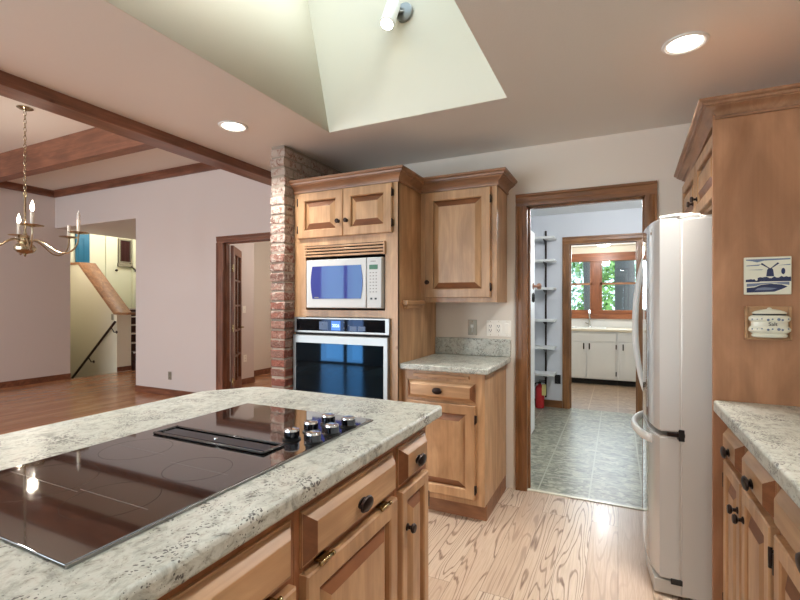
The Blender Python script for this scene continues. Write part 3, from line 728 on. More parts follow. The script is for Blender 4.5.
# wall oven -------------------------------------------------------
ov = thing('wall_oven', 'stainless wall oven with black glass door and blue lit control strip', 'oven', (-1.70, OY, .45))
MB().box(-1.985, -1.372, OY+.02, OY+.55, .47, 1.232).build('oven_box', 'steel', ov, True)
pn = MB().box(-2.086, -1.321, OY-.022, OY-.002, 1.124, 1.234, .004, 2).build('control_panel', 'steel', ov, True)
MB().box(-2.062, -1.352, OY-.0245, OY-.021, 1.140, 1.222, .001).build('control_glass', 'panelblack', pn, True)
MB().box(-1.765, -1.692, OY-.0255, OY-.024, 1.147, 1.210).build('clock_display', 'lcd_blue', pn, True)
MB().box(-1.865, -1.795, OY-.0253, OY-.024, 1.15, 1.205).build('touch_display', 'lcd_dim', pn, True)
for xx in (-1.618, -1.553): MB().box(xx, xx+.055, OY-.0253, OY-.024, 1.147, 1.178).build('touch_display', 'lcd_dim', pn, True)
for xx, zz in [(-1.665, 1.20), (-1.665, 1.16), (-1.63, 1.18), (-1.82, 1.20), (-1.84, 1.185)]:
    MB().box(xx, xx+.006, OY-.0256, OY-.024, zz, zz+.006).build('touch_mark', 'mark', pn, True)
def text(body, size, loc, rot, m, par, name, ext=.0004):
    cu = bpy.data.curves.new(name, 'FONT'); cu.body = body; cu.size = size; cu.extrude = ext; cu.align_x = 'CENTER'; cu.align_y = 'CENTER'
    tmp = bpy.data.objects.new(name, cu); COL.objects.link(tmp)
    me = bpy.data.meshes.new_from_object(tmp.evaluated_get(bpy.context.evaluated_depsgraph_get()))
    bpy.data.objects.remove(tmp); bpy.data.curves.remove(cu)
    me.transform(Matrix.Translation(loc) @ Matrix.Rotation(rot[2], 4, 'Z') @ Matrix.Rotation(rot[0], 4, 'X'))
    me.transform(wmat(par).inverted()); me.materials.clear(); me.materials.append(M[m])
    o = bpy.data.objects.new(name, me); COL.objects.link(o); o.parent = par
    return o
text('2026', .030, (-1.7285, OY-.0258, 1.178), (PI/2, 0, 0), 'digits', pn, 'clock_digits')
bx('vent_gap', 'dark', -2.08, -1.326, OY-.010, OY-.001, 1.112, 1.126, ov)
dr = MB().box(-2.086, -1.326, OY-.035, OY-.001, .47, 1.112, .005, 2).build('oven_door', 'steel', ov, True)
MB().box(-2.058, -1.358, OY-.0375, OY-.034, .56, 1.056, .001).build('door_glass', 'ovenblack', dr, True)
h_ = MB().tube([(-2.03, OY-.085, .53), (-1.385, OY-.085, .53)], .011, 12).box(-2.02, -2.0, OY-.085, OY-.03, .522, .538).box(-1.415, -1.395, OY-.085, OY-.03, .522, .538)
h_.build('handle', 'steel', dr, True)

# ------------------------------------------------------------------ wall cabinet
UX1 = -.723; UY = 2.98
uc = thing('wall_cabinet', 'alder wall cabinet with one raised panel door above the small counter', 'cabinet', (OX1+.001, UY, 1.335))
MB().box(OX1+.001, UX1, UY, WB-.002, 1.337, 2.125).build('carcass', 'wood_v', uc, True)
r0 = thing  # local helper alias
dloc = lambda x, z: (x-(OX1+.001), z-1.335)
a, z0 = dloc(-1.229, 1.370); b_, z1 = dloc(-.762, 2.106)
d = raised_door(uc, a, b_, z0, z1, fw=.062)
kx, kz = dloc(-1.207, 1.478); round_knob(d, kx, kz)
for zz in (1.44, 2.025): hinge(d, b_, zz-1.335, 1)
MB().sweep([(OX1+.002, UY), (UX1, UY), (UX1, WB-.002)], crown_prof(2.113, .092, .075)).build('crown', 'crown', uc, True)

# ------------------------------------------------------------------ small base cabinet, counter, backsplash
BX1 = -.722; BY = 2.672
bc = thing('base_cabinet', 'small alder base cabinet between the oven cabinet and the doorway', 'cabinet', (OX1+.001, BY, 0))
MB().box(OX1+.001, BX1, BY, WB-.03, .105, .906).build('carcass', 'wood_v', bc, True)
MB().box(OX1+.001, BX1+.001, BY-.001, BY+.02, .105, .905).build('face_frame', 'wood_v', bc, True)
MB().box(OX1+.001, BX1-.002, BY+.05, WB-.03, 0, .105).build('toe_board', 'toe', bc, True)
B_ = lambda x: x-(OX1+.001)
MB().box(B_(-1.185), B_(-.815), -.016, 0, .866, .886, .003).build('cutting_board', 'wood_h', bc)
d = drawer_front(bc, B_(-1.228), B_(-.776), .727, .846); oval_pull(d, B_(-1.012), .788)
d = raised_door(bc, B_(-1.228), B_(-.776), .145, .712, fw=.06)
round_knob(d, B_(-1.20), .62)
for zz in (.205, .63): hinge(d, B_(-.776), zz, 1)
t = MB().box(OX1+.001, -.690, 2.628, WB-.02, CT-.038, CT, .009, 3)
tag(t.build('small_countertop', 'granite'), 'short speckled granite countertop on the small base cabinet left of the doorway', 'countertop')
tag(MB().box(OX1+.001, -.694, WB-.020, WB-.001, CT, 1.071, .003).build('backsplash', 'granite'), 'low granite backsplash standing on the short counter against the wall', 'backsplash')
# plates on the wall above it
pj = thing('phone_jack_plate', 'tan phone jack plate on the wall above the granite backsplash', 'wall plate', (-.979, WB, 1.15))
MB().box(-1.014, -.944, WB-.006, WB-.0005, 1.093, 1.208, .003).build('plate', 'tan', pj, True)
MB().box(-.990, -.968, WB-.012, WB-.005, 1.150, 1.172, .001).build('jack', 'ivory', pj, True)
MB().box(-.983, -.975, WB-.009, WB-.005, 1.112, 1.150, .001).build('jack_groove', 'gasket', pj, True)
for zz in (1.108, 1.193): MB().lathe([(.004, 0), (.003, .002), (0, .0025)], (-.979, WB-.006, zz), '-y', 10).build('screw', 'pewter', pj, True)
sp = thing('switch_plate', 'wide ivory wall plate with two outlets and a rocker switch beside the doorway', 'wall plate', (-.782, WB, 1.148))
MB().box(-.872, -.692, WB-.006, WB-.0005, 1.090, 1.207, .003).build('plate', 'ivory', sp, True)
for xx in (-.842, -.782):
    o_ = MB().box(xx-.018, xx+.018, WB-.009, WB-.005, 1.115, 1.182, .004).build('outlet', 'ivory', sp, True)
    for zz in (1.166, 1.134):
        MB().box(xx-.009, xx-.006, WB-.0095, WB-.008, zz-.005, zz+.006).box(xx+.006, xx+.009, WB-.0095, WB-.008, zz-.005, zz+.006).lathe([(.003, 0), (0, .0005)], (xx, WB-.0092, zz-.010), '-y', 8).build('socket_slot', 'black', o_, True)
MB().box(-.738, -.706, WB-.011, WB-.005, 1.112, 1.185, .002).build('rocker', 'ivory', sp, True)
for xx in (-.842, -.782, -.722):
    for zz in (1.100, 1.197): MB().lathe([(.003, 0), (.002, .0015), (0, .002)], (xx, WB-.006, zz), '-y', 8).build('screw', 'pewter', sp, True)

# ------------------------------------------------------------------ refrigerator
FY0, FY1 = 2.372, 3.13
fr = thing('refrigerator', 'white bottom freezer refrigerator with bowed doors beside the pantry doorway', 'refrigerator', (.6, 2.75, 0))
MB().box(.255, .93, FY0, FY1, .02, 1.714, .006, 2).build('cabinet_body', 'fridge', fr, True)
MB().box(.246, .256, FY0+.006, FY1-.006, .07, 1.712).build('gasket', 'fridge', fr, True)
def bow_x(y):                              # door front bows out towards the room
    q = (y-(FY0+FY1)/2)/((FY1-FY0)/2)
    return .122+.028*q*q+.022*q**6
def bowed_door(z0, z1):
    pts = []; n = 22
    for k in range(n+1):
        y = FY0+.002+(FY1-FY0-.004)*k/n; pts.append((bow_x(y), y))
    pts += [(.247, FY1-.002), (.247, FY0+.002)]
    t = bmesh.new(); A = [t.verts.new((x, y, z0)) for x, y in pts]; B = [t.verts.new((x, y, z1)) for x, y in pts]
    t.faces.new(A[::-1]); t.faces.new(B)
    for k in range(len(pts)): t.faces.new((A[k], A[(k+1) % len(pts)], B[(k+1) % len(pts)], B[k]))
    bmesh.ops.recalc_face_normals(t, faces=t.faces)
    bmesh.ops.bevel(t, geom=[e for e in t.edges if abs(e.verts[0].co.z-e.verts[1].co.z) < 1e-5], offset=.008, segments=3, affect='EDGES')
    return MB()._add(t)
ud = bowed_door(.752, 1.720).build('refrigerator_door', 'fridge_front', fr, True)
ld = bowed_door(.085, .730).build('freezer_drawer', 'fridge_front', fr, True)
# long bowed handle on the far side of the door
hy = 3.05; P = []
for k in range(25):
    t_ = k/24; P.append((bow_x(hy)+.008-.060*math.sin(PI*t_)**.7, hy, .795+(1.625-.795)*t_))
MB().tube(P, [.013+.004*math.sin(PI*k/24) for k in range(25)], 12).build('handle', 'white', ud, True)
P = []
for k in range(25):
    t_ = k/24; y = 2.46+(3.00-2.46)*t_; P.append((bow_x(y)+.006-.050*math.sin(PI*t_)**.7, y, .690))
MB().tube(P, .016, 12, flat=1.25).build('handle', 'white', ld, True)
MB().tube([(.18, FY0+.07, 1.732), (.235, FY0+.03, 1.732), (.30, FY0+.03, 1.732)], .010, 10).box(.25, .33, FY0+.01, FY0+.10, 1.713, 1.734, .004).build('hinge_cover', 'fridge', fr, True)
MB().box(.30, .80, FY0+.02, FY1-.02, 1.713, 1.727, .004).build('top_cover', 'fridge', fr, True)
MB().box(.20, .27, FY0-.001, FY0+.03, .733, .749, .001).build('middle_hinge', 'bronze', fr, True)
MB().box(.245, .268, FY0-.0015, FY0+.02, .715, .767, .001).build('hinge_plate', 'black', fr, True)
MB().prism([(.15, FY0+.01), (.13, 2.6), (.13, 2.9), (.15, FY1-.01), (.27, FY1-.01), (.27, FY0+.01)], .015, .075, 'z').build('toe_grille', 'fridge', fr, True)
MB().box(.215, .262, FY0-.0005, FY0+.03, .066, .092, .002).build('lower_hinge', 'black', fr, True)
for y in (2.42, 3.08): MB().lathe([(.02, 0), (.02, .02)], (.33, y, 0), 'z', 12).lathe([(.02, 0), (.02, .02)], (.88, y, 0), 'z', 12).build('foot', 'black', fr, True)
MB().lathe([(.016, 0), (.014, .003), (0, .004)], (bow_x(2.47)+.002, 2.47, 1.672), '-x', 18).build('door_emblem', 'chrome', ud, True)

# ------------------------------------------------------------------ cabinet over the refrigerator with its tall end panel
PY = 2.16; PX = .340
fc = thing('refrigerator_surround_cabinet', 'tall alder end panel with the cabinet above the refrigerator', 'cabinet', (PX+.037, WB, 0), -PI/2)
MB().box(PX, .957, PY, PY+.022, 0, 2.085).build('end_panel', 'panel', fc, True)
MB().box(PX+.037, .957, PY+.022, WB-.002, 1.755, 2.085).build('carcass', 'wood_v', fc, True)
V_ = lambda y: WB-y
for (ya, yb, ky, hs) in [(3.245, 2.735, 2.79, -1), (2.72, 2.20, 2.665, 1)]:
    d = raised_door(fc, V_(ya), V_(yb), 1.775, 2.045, fw=.055)
    round_knob(d, V_(ky), 1.85)
    if hs > 0:
        for zz in (1.835, 1.985): hinge(d, V_(yb), zz, 1, m='steel')
MB().sweep([(PX+.045, WB-.002), (PX+.018, PY), (.957, PY)], crown_prof(2.062, .066, .072)).build('crown', 'crown', fc, True)
MB().box(PX+.015, .957, PY, WB-.002, 2.086, 2.096).build('cabinet_top', 'crown', fc, True)

# tile and salt box on the end panel -------------------------------
tl = thing('windmill_tile', 'blue and white tile painted with a windmill, hung on the wood end panel', 'tile', (.51, PY, 1.44))
MB().box(.438, .582, PY-.011, PY-.001, 1.368, 1.511, .002).build('tile_slab', 'delft', tl, True)
def wavy(x0, x1, base, top, n, amp, seed):
    rr = random.Random(seed)
    return [(x0, base)]+[(x0+(x1-x0)*k/n, top+rr.uniform(-amp, amp)) for k in range(n+1)]+[(x1, base)]
yy0, yy1 = PY-.0118, PY-.0108
p = MB().prism([(.506, 1.437), (.530, 1.437), (.527, 1.462), (.523, 1.468), (.513, 1.468), (.509, 1.462)], yy0, yy1)
def sail(mb, x0, z0, x1, z1, w):
    d = Vector((x1-x0, z1-z0)).normalized(); nrm = Vector((-d.y, d.x))*w
    mb.prism([(x0+nrm.x*.4, z0+nrm.y*.4), (x0-nrm.x*.4, z0-nrm.y*.4), (x1-nrm.x, z1-nrm.y), (x1+nrm.x, z1+nrm.y)], yy0-.0003, yy1)
sail(p, .516, 1.467, .491, 1.486, .0032); sail(p, .520, 1.467, .543, 1.487, .0032)
p.prism([(.557+.006*math.cos(a*PI/8), 1.456+.012*math.sin(a*PI/8)) for a in range(16)], yy0, yy1)
p.prism(wavy(.480, .580, 1.418, 1.434, 14, .004, 3), yy0, yy1)
p.prism(wavy(.443, .486, 1.416, 1.424, 8, .004, 5), yy0, yy1)
p.prism([(.446, 1.376), (.53, 1.379), (.556, 1.390), (.570, 1.398), (.552, 1.406), (.52, 1.409), (.49, 1.405), (.47, 1.396), (.446, 1.394)], yy0, yy1)
p.build('painted_windmill', 'delft_blue', tl, True)
p = MB().prism([(.444, 1.503), (.578, 1.504), (.578, 1.499), (.50, 1.497), (.478, 1.491), (.463, 1.496), (.444, 1.499)], yy0, yy1)
p.prism([(.445, 1.480), (.490, 1.483), (.483, 1.478), (.445, 1.477)], yy0, yy1).prism([(.54, 1.478), (.578, 1.482), (.578, 1.478)], yy0, yy1).prism([(.445, 1.463), (.498, 1.464), (.49, 1.461)], yy0, yy1)
p.prism([(.446, 1.398), (.472, 1.400), (.49, 1.407), (.53, 1.411), (.575, 1.404), (.575, 1.416), (.446, 1.410)], yy0+.0002, yy1)
p.prism([(.47, 1.384), (.52, 1.386), (.54, 1.392), (.50, 1.396), (.48, 1.393)], yy0-.0003, yy1)
p.build('painted_clouds', 'delft_mid', tl, True)
sb = thing('salt_box', 'white lidded ceramic salt box lettered Salt, on a wood back board', 'salt box', (.51, PY, 1.26))
f = MB().box(.440, .582, PY-.008, PY-.001, 1.196, 1.324, .002)
f.box(.440, .449, PY-.017, PY-.002, 1.196, 1.324, .002).box(.573, .582, PY-.017, PY-.002, 1.196, 1.324, .002).box(.440, .582, PY-.017, PY-.002, 1.196, 1.203, .002)
f.build('back_board', 'wood_h', sb, True)
def oval_jar(prof, seg=32, cx=.511, cy=PY-.030):
    return MB().lathe(prof, (cx, cy, 0), 'z', seg, sy=.42)
oval_jar([(.050, 1.208), (.054, 1.211), (.055, 1.218), (.050, 1.222), (.055, 1.224), (.0635, 1.231), (.0645, 1.239), (.060, 1.2465), (.056, 1.249), (.056, 1.266), (.060, 1.268), (.0645, 1.275), (.0635, 1.283), (.056, 1.289), (.052, 1.290)]).build('jar', 'delft', sb, True)
oval_jar([(.051, 1.2905), (.051, 1.2955)]).build('lid_gap', 'black', sb, True)
oval_jar([(.052, 1.296), (.054, 1.299), (.046, 1.305), (.028, 1.311), (.008, 1.314), (.006, 1.318), (0, 1.320)]).build('lid', 'delft', sb, True)
for zc in (1.239, 1.2755):
    fl = MB()
    for q, rr in [(-1.02, .003), (-.7, .002), (-.45, .0025), (-.15, .0045), (.05, .003), (.35, .0055), (.55, .004), (.95, .003)]:
        x_ = .511+.064*math.sin(q*1.0); y_ = PY-.030-.0275*math.cos(q*1.0)
        fl.lathe([(rr, 0), (rr*.7, .0008), (0, .001)], (x_, y_, zc+.002*math.sin(q*9)), '-y', 8)
    fl.build('painted_flowers', 'delft_mid', sb, True)
text('Salt', .019, (.516, PY-.0545, 1.2575), (PI/2, 0, 0), 'ink', sb, 'lettering', .0006)

# ------------------------------------------------------------------ right-hand base cabinets and counter (fronts face -x)
RX = .386
def right_unit(ya, yb, label, drawers, doors):
    r = thing('counter_cabinet', label, 'cabinet', (RX, ya, 0), -PI/2, 'cabinets under the right counter')
    w = ya-yb
    MB().box(0, w-.0015, .02, .56, .10, .905).build('carcass', 'wood_v', r)
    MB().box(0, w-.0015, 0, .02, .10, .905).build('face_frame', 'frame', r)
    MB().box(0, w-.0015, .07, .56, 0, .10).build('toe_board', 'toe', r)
    for a, b_ in drawers:
        d = drawer_front(r, ya-a, ya-b_, .755, .868); oval_pull(d, ya-(a+b_)/2, .800)
    for a, b_, ky, hs in doors:
        d = raised_door(r, ya-a, ya-b_, .125, .740, fw=.05)
        round_knob(d, ya-ky, .640)
        for zz in (.20, .66): hinge(d, ya-(b_ if hs > 0 else a), zz, hs)
    return r
right_unit(PY-.002, 1.495, 'alder cabinet with two drawers and paired doors, against the wood end panel', [(2.098, 1.845), (1.805, 1.520)], [(2.098, 1.838, 1.862, -1), (1.815, 1.515, 1.785, 1)])
right_unit(1.495, .90, 'alder cabinet at the bottom right corner of the photo, single drawer over a door', [(1.475, .92)], [(1.475, .92, .95, -1)])
right_unit(.90, .30, 'alder cabinet under the right counter nearest the viewer, out of frame', [(.88, .32)], [(.88, .32, .36, -1)])
t = MB().box(PX, .958, -.30, PY-.002, .9055, .953, .009, 3)
tag(t.build('right_countertop', 'granite'), 'speckled granite countertop along the right side, ending at the wood panel', 'countertop')

# ------------------------------------------------------------------ recessed lights, spotlight, chandelier
def can_light(x, y, label, p=None):
    r = thing('recessed_light', label, 'ceiling light', (x, y, 2.44), 0, 'recessed kitchen lights')
    MB().lathe([(.088, -.001), (.086, -.006), (.076, -.008), (.067, -.002), (.067, -.001)], (0, 0, 0), 'z', 40).build('trim_ring', 'white', r)
    MB().lathe([(.066, -.004), (.056, -.0055), (0, -.006)], (0, 0, 0), 'z', 36).build('lamp_lens', 'lens', r)
    lamp('can_lamp', 'AREA', (x, y, 2.425), p or CAN_W, (1, .96, .91), (0, 0, 0), .14)
    return r
can_light(-2.168, 2.099, 'round recessed ceiling light in front of the brick pillar', 15)
can_light(.256, 2.259, 'round recessed ceiling light in front of the doorway and the refrigerator')
can_light(.256, .50, 'added recessed ceiling light over the near aisle, out of frame', 6)  # unseen can added to help light the room, like the three below
can_light(-2.168, .45, 'added recessed ceiling light beside the header beam, out of frame', 11)
can_light(-2.168, -1.3, 'added recessed ceiling light behind the viewer on the dining side, out of frame', 5)
can_light(.256, -1.3, 'added recessed ceiling light behind the viewer on the counter side, out of frame', 4)

sl = thing('track_spotlight', 'white cylinder spotlight mounted high on the skylight shaft wall', 'spotlight', (-1.145, 2.44, 3.06))
MB().lathe([(.055, 0), (.055, .018), (.045, .024), (0, .025)], (-1.145, 2.446, 3.06), '-y', 24).build('mounting_plate', 'steel', sl, True)
tl_ = math.radians(32)
ax = Vector((-.020, -math.sin(tl_)*.8, -math.cos(tl_))).normalized()          # aim, down and out into the room
Q = ax.to_track_quat('Z', 'Y').to_matrix().to_4x4()
base = Vector((-1.195, 2.31, 2.935))
MB().lathe([(.036, -.19), (.042, -.18), (.043, -.005), (.041, 0), (.036, .001), (.036, -.002)], base, Q, 28).build('lamp_housing', 'white', sl, True)
MB().lathe([(.0395, -.001), (.02, .001), (0, .002)], base, Q, 24).build('lamp_lens', 'lens', sl, True)
MB().tube([(-1.145, 2.43, 3.06), base-ax*.12], .010, 8).build('arm', 'steel', sl, True)
lamp('spot_lamp', 'SPOT', base+ax*.015, 9, (1, .94, .86), (Q @ Matrix.Rotation(PI, 4, 'X')).to_euler(), .03, spot=1.4)

CH = (-5.20, 2.39)
ch = thing('chandelier', 'brass six-arm candle chandelier hanging on a chain in the dining room', 'chandelier', (CH[0], CH[1], 3.23))
MB().lathe([(.066, 0), (.066, -.006), (.045, -.018), (.012, -.026), (.008, -.034), (0, -.036)], (0, 0, 0), 'z', 28).build('canopy', 'pewter', ch)
cm = MB(); z = -.03; k = 0
while z > -.80:
    a = k % 2; n = 12; P = []
    for q in range(n):
        th = 2*PI*q/n; u = .011*math.cos(th); v_ = -.024+.024*math.sin(th)
        P.append((u if a else 0, 0 if a else u, z+v_))
    cm.tube(P, .0032, 5, True); z -= .040; k += 1
cm.build('chain', 'pewter', ch)
R_ = []
for q in range(16):
    th = 2*PI*q/16; R_.append((.026*math.cos(th), 0, -.845+.026*math.sin(th)))
MB().tube(R_, .005, 6, True).build('hanging_ring', 'brass', ch)
MB().lathe([(.008, -.87), (.011, -.88), (.011, -1.24), (.018, -1.25), (.018, -1.26), (.036, -1.275), (.042, -1.29), (.034, -1.305), (.058, -1.315), (.064, -1.33), (.052, -1.345), (.072, -1.36), (.090, -1.385), (.086, -1.41), (.062, -1.435), (.026, -1.445), (.010, -1.452), (.012, -1.462), (.006, -1.472), (0, -1.476)][::-1], (0, 0, .025), 'z', 28).build('column', 'pewter', ch)
fwd = math.atan2(.901, -.434); rgt = fwd-PI/2
for i in range(6):
    an = rgt+math.radians(-44+60*i)
    dx, dy = math.cos(an), math.sin(an); Rr = .45
    arm = []
    for r_, z_ in [(.03, -1.325), (.09, -1.305), (.15, -1.315), (.22, -1.36), (.30, -1.415), (.37, -1.435), (.43, -1.42), (.48, -1.385), (.51, -1.33), (.52, -1.27), (.52, -1.225)]:
        arm.append((dx*r_*.865, dy*r_*.865, z_+.025))
    # smooth the arm
    sm = []
    for a_, b_ in zip(arm, arm[1:]):
        for q in range(3): sm.append(Vector(a_).lerp(Vector(b_), q/3))
    sm.append(Vector(arm[-1]))
    for _ in range(2): sm = [sm[0]]+[(sm[k-1]+sm[k]*2+sm[k+1])/4 for k in range(1, len(sm)-1)]+[sm[-1]]
    A_ = MB().tube(sm, .008, 8).build('arm', 'pewter', ch)
    c_ = (dx*Rr, dy*Rr, -1.20)
    MB().lathe([(.012, -.012), (.03, -.006), (.085, .000), (.090, .006), (.084, .005), (.03, .001), (0, 0)], c_, 'z', 28).build('drip_plate', 'brass', A_)
    MB().lathe([(.016, .002), (.0155, .13), (.012, .133), (0, .133)], c_, 'z', 16).build('candle_sleeve', 'candle', A_)
    if i != 2:
        lit = i in (0, 3)
        MB().lathe([(.008, .133), (.014, .15), (.017, .168), (.013, .19), (.006, .21), (.002, .225), (0, .23)], c_, 'z', 14).build('candle_bulb', 'bulb' if lit else 'clearbulb', A_)
        if lit: lamp('candle_lamp', 'POINT', (CH[0]+c_[0], CH[1]+c_[1], 3.23-1.20+.18), 14, (1, .88, .74), size=.024)

# ------------------------------------------------------------------ dining room details
dl = thing('french_door', 'stained wood french door with glass panes, swung open into the hall', 'door', (-4.735, 4.565, 0), math.radians(127))
lw = .76
f = MB().box(0, .10, -.02, .02, .01, 2.11).box(lw-.10, lw, -.02, .02, .01, 2.11).box(.10, lw-.10, -.02, .02, .01, .22).box(.10, lw-.10, -.02, .02, 2.0, 2.11)
f.build('door_frame', 'redwood_v', dl)
mn = MB()
for k in range(1, 5): mn.box(.10, lw-.10, -.016, .016, .22+.356*k-.012, .22+.356*k+.012)
mn.box(lw/2-.012, lw/2+.012, -.016, .016, .22, 2.0)
mn.build('muntin', 'redwood_h', dl)
MB().box(.10, lw-.10, -.003, .003, .22, 2.0).build('pane', 'glass', dl)
MB().lathe([(.026, .02), (.024, .026), (.010, .03), (.009, .06)], (lw-.055, 0, .96), 'y', 16).tube([(lw-.055, .06, .96), (lw-.16, .065, .965)], .008, 8).lathe([(.026, .02), (.024, .026), (.010, .03), (.009, .06)], (lw-.055, 0, .96), '-y', 16).tube([(lw-.055, -.06, .96), (lw-.16, -.065, .965)], .008, 8).build('lever', 'brass', dl)
for zz in (.25, .98, 1.80): MB().lathe([(.009, -.05), (.009, .05)], (-.008, -.008, zz), 'z', 10).box(-.006, .03, -.023, -.019, zz-.05, zz+.05).box(-.05, -.006, -.024, -.020, zz-.05, zz+.05).build('hinge', 'brass', dl)
def outlet_plate(x, y, z, axis, label, m='ivory', name='outlet_plate', sw=False):
    r = thing(name, label, 'wall plate', (x, y, z), 0 if axis == 'y' else PI/2)
    MB().box(-.036, .036, -.006, -.0005, -.058, .058, .003).build('plate', m, r)
    if sw: MB().box(-.006, .006, -.016, -.005, -.012, .012, .002).build('toggle', m, r)
    else:
        for zz in (.024, -.024):
            s_ = MB().lathe([(.017, 0), (.016, .002), (0, .0022)], (0, -.006, zz), '-y', 16).build('outlet_face', m, r)
            MB().box(-.008, -.005, -.0092, -.0078, zz-.004, zz+.007).box(.005, .008, -.0092, -.0078, zz-.004, zz+.007).build('socket_slot', 'black', s_)
    return r
outlet_plate(-5.785, 4.42, .285, 'y', 'tan outlet plate low on the dining room wall between the openings', 'tan')
outlet_plate(-5.50, 5.58, .42, 'x', 'outlet plate low on the hall wall past the open french door', 'ivory')
outlet_plate(-5.50, 5.56, 1.22, 'x', 'light switch on the hall wall past the open french door', 'ivory', 'light_switch', True)
outlet_plate(-8.78, 5.465, 1.05, 'y', 'tan light switch on the half wall of the stairs above the handrail end', 'tan', 'light_switch', True)
hr = thing('handrail', 'dark handrail on two brackets climbing along the half wall of the stairs', 'handrail', (-9.2, 5.40, 0))
MB().tube([(-9.96, 5.39, -.20), (-8.58, 5.39, .965)], .024, 12).build('rail', 'handrail', hr, True)
for x_ in (-9.42, -8.70):
    z_ = .965+(x_+8.58)*.844
    MB().tube([(x_+.05, 5.464, z_-.10), (x_+.04, 5.42, z_-.10), (x_, 5.39, z_-.01)], .010, 8).lathe([(.03, 0), (.028, .006), (0, .008)], (x_+.05, 5.4645, z_-.10), '-y', 14).build('bracket', 'handrail', hr, True)
lr = thing('landing_handrail', 'short dark handrail beside the white post beyond the stairs', 'handrail', (-10.50, 7.10, 2.1))
MB().tube([(-10.50, 6.98, 2.19), (-10.50, 7.22, 2.00)], .02, 10).build('rail', 'handrail', lr, True)
MB().tube([(-10.545, 7.10, 2.07), (-10.50, 7.10, 2.095)], .008, 8).build('bracket', 'handrail', lr, True)
iw = thing('framed_window', 'small grey framed interior window with a dark red curtain above the stairs', 'window', (-10.62, 6.88, 2.2))
MB().box(-10.62, -10.57, 6.73, 6.765, 2.21, 2.84).box(-10.62, -10.57, 7.02, 7.05, 2.21, 2.84).box(-10.62, -10.57, 6.765, 7.02, 2.80, 2.84).box(-10.62, -10.57, 6.765, 7.02, 2.27, 2.30).box(-10.62, -10.55, 6.71, 7.06, 2.18, 2.25).build('frame', 'tan', iw, True)
MB().box(-10.62, -10.612, 6.765, 7.02, 2.30, 2.80).build('backing', 'dark', iw, True)
cp = []
for k in range(33): cp.append((6.79+.21*k/32, -10.596+.008*math.sin(k*1.25)))
cq = MB(); t = bmesh.new(); a_ = [t.verts.new((x, y, 2.31)) for y, x in cp]; b_ = [t.verts.new((x, y, 2.79)) for y, x in cp]
for k in range(32): t.faces.new((a_[k], a_[k+1], b_[k+1], b_[k]))
bmesh.ops.solidify(t, geom=t.faces[:], thickness=.003); cq._add(t)
cq.build('curtain', 'curtain', iw, True)

# ------------------------------------------------------------------ pantry
pd = thing('pantry_door', 'white door standing open just inside the pantry, seen on its edge', 'door', (-.82, 4.12, 0))
MB().box(-.825, -.785, 4.10, 4.88, .01, 2.06, .003).build('door_leaf', 'white', pd, True)
MB().lathe([(.034, 0), (.034, .006), (.014, .012), (.013, .035), (.028, .045), (.033, .06), (.027, .078), (0, .085)], (-.785, 4.78, 1.50), 'x', 20).build('knob', 'knobtan', pd, True)
Rg = [(-.775, 4.74+.030*math.cos(2*PI*q/16), 1.385+.042*math.sin(2*PI*q/16)) for q in range(16)]
MB().tube(Rg, .009, 8, True).build('latch_ring', 'black', pd, True)
zs = [(2.150, 'topmost white shelf'), (1.868, 'second white shelf from the top'), (1.520, 'third white shelf from the top, level with the tan knob'), (1.125, 'fourth white shelf from the top'), (.785, 'fifth white shelf from the top'), (.455, 'lowest white shelf, above the fire extinguisher')]
sh = None
for z, lb in zs:
    if sh is None:
        sh = thing('pantry_shelf', '', 'shelf', (-.96, 6.05, 0), 0, 'white pantry shelves')
        MB().box(-.238, .258, -.255, -.004, -.028, 0, .002).build('shelf_board', 'white', sh)
        MB().prism([(-.018, -.085), (-.018, -.023), (-.235, -.023), (-.235, -.034)], .125, .131, 'x').build('bracket', 'bronze', sh)
        r_ = sh
    else: r_ = dup(sh)
    r_.location = (-.96, 6.05, z); r_['label'] = lb+' in the pantry'
sd = MB().box(-.843, -.823, 6.033, 6.049, .12, 2.25).box(-.839, -.827, 6.031, 6.034, .12, 2.25)
tag(sd.build('shelf_standard', 'bronze'), 'dark vertical slotted metal strip carrying the pantry shelves', 'shelf standard')
fe = thing('fire_extinguisher', 'small red fire extinguisher standing on the pantry floor under the lowest shelf', 'fire extinguisher', (-.895, 5.95, 0))
MB().lathe([(.050, 0), (.055, .006), (.055, .235), (.048, .262), (.028, .285), (.020, .29), (.020, .305), (0, .306)], (0, 0, 0), 'z', 24).build('cylinder', 'red', fe)
MB().lathe([(.018, .305), (.018, .325), (0, .326)], (0, 0, 0), 'z', 14).box(-.012, .075, -.010, .010, .322, .334, .003).box(-.012, .07, -.008, .008, .345, .353, .003).build('valve_handle', 'black', fe)
MB().tube([(-.015, 0, .315), (-.05, -.02, .31), (-.072, -.03, .25), (-.070, -.03, .12), (-.066, -.03, .08)], .009, 8).build('hose', 'black', fe)
MB().box(.035, .085, -.062, -.060, .17, .31).build('inspection_tag', 'tagyellow', fe)
MB().lathe([(.0556, .10), (.0556, .20)], (0, 0, 0), 'z', 24).build('label_band', 'red', fe)
outlet_plate(-.690, 6.05, .36, 'y', 'black outlet plate low on the pantry wall beside the inner doorway', 'black')

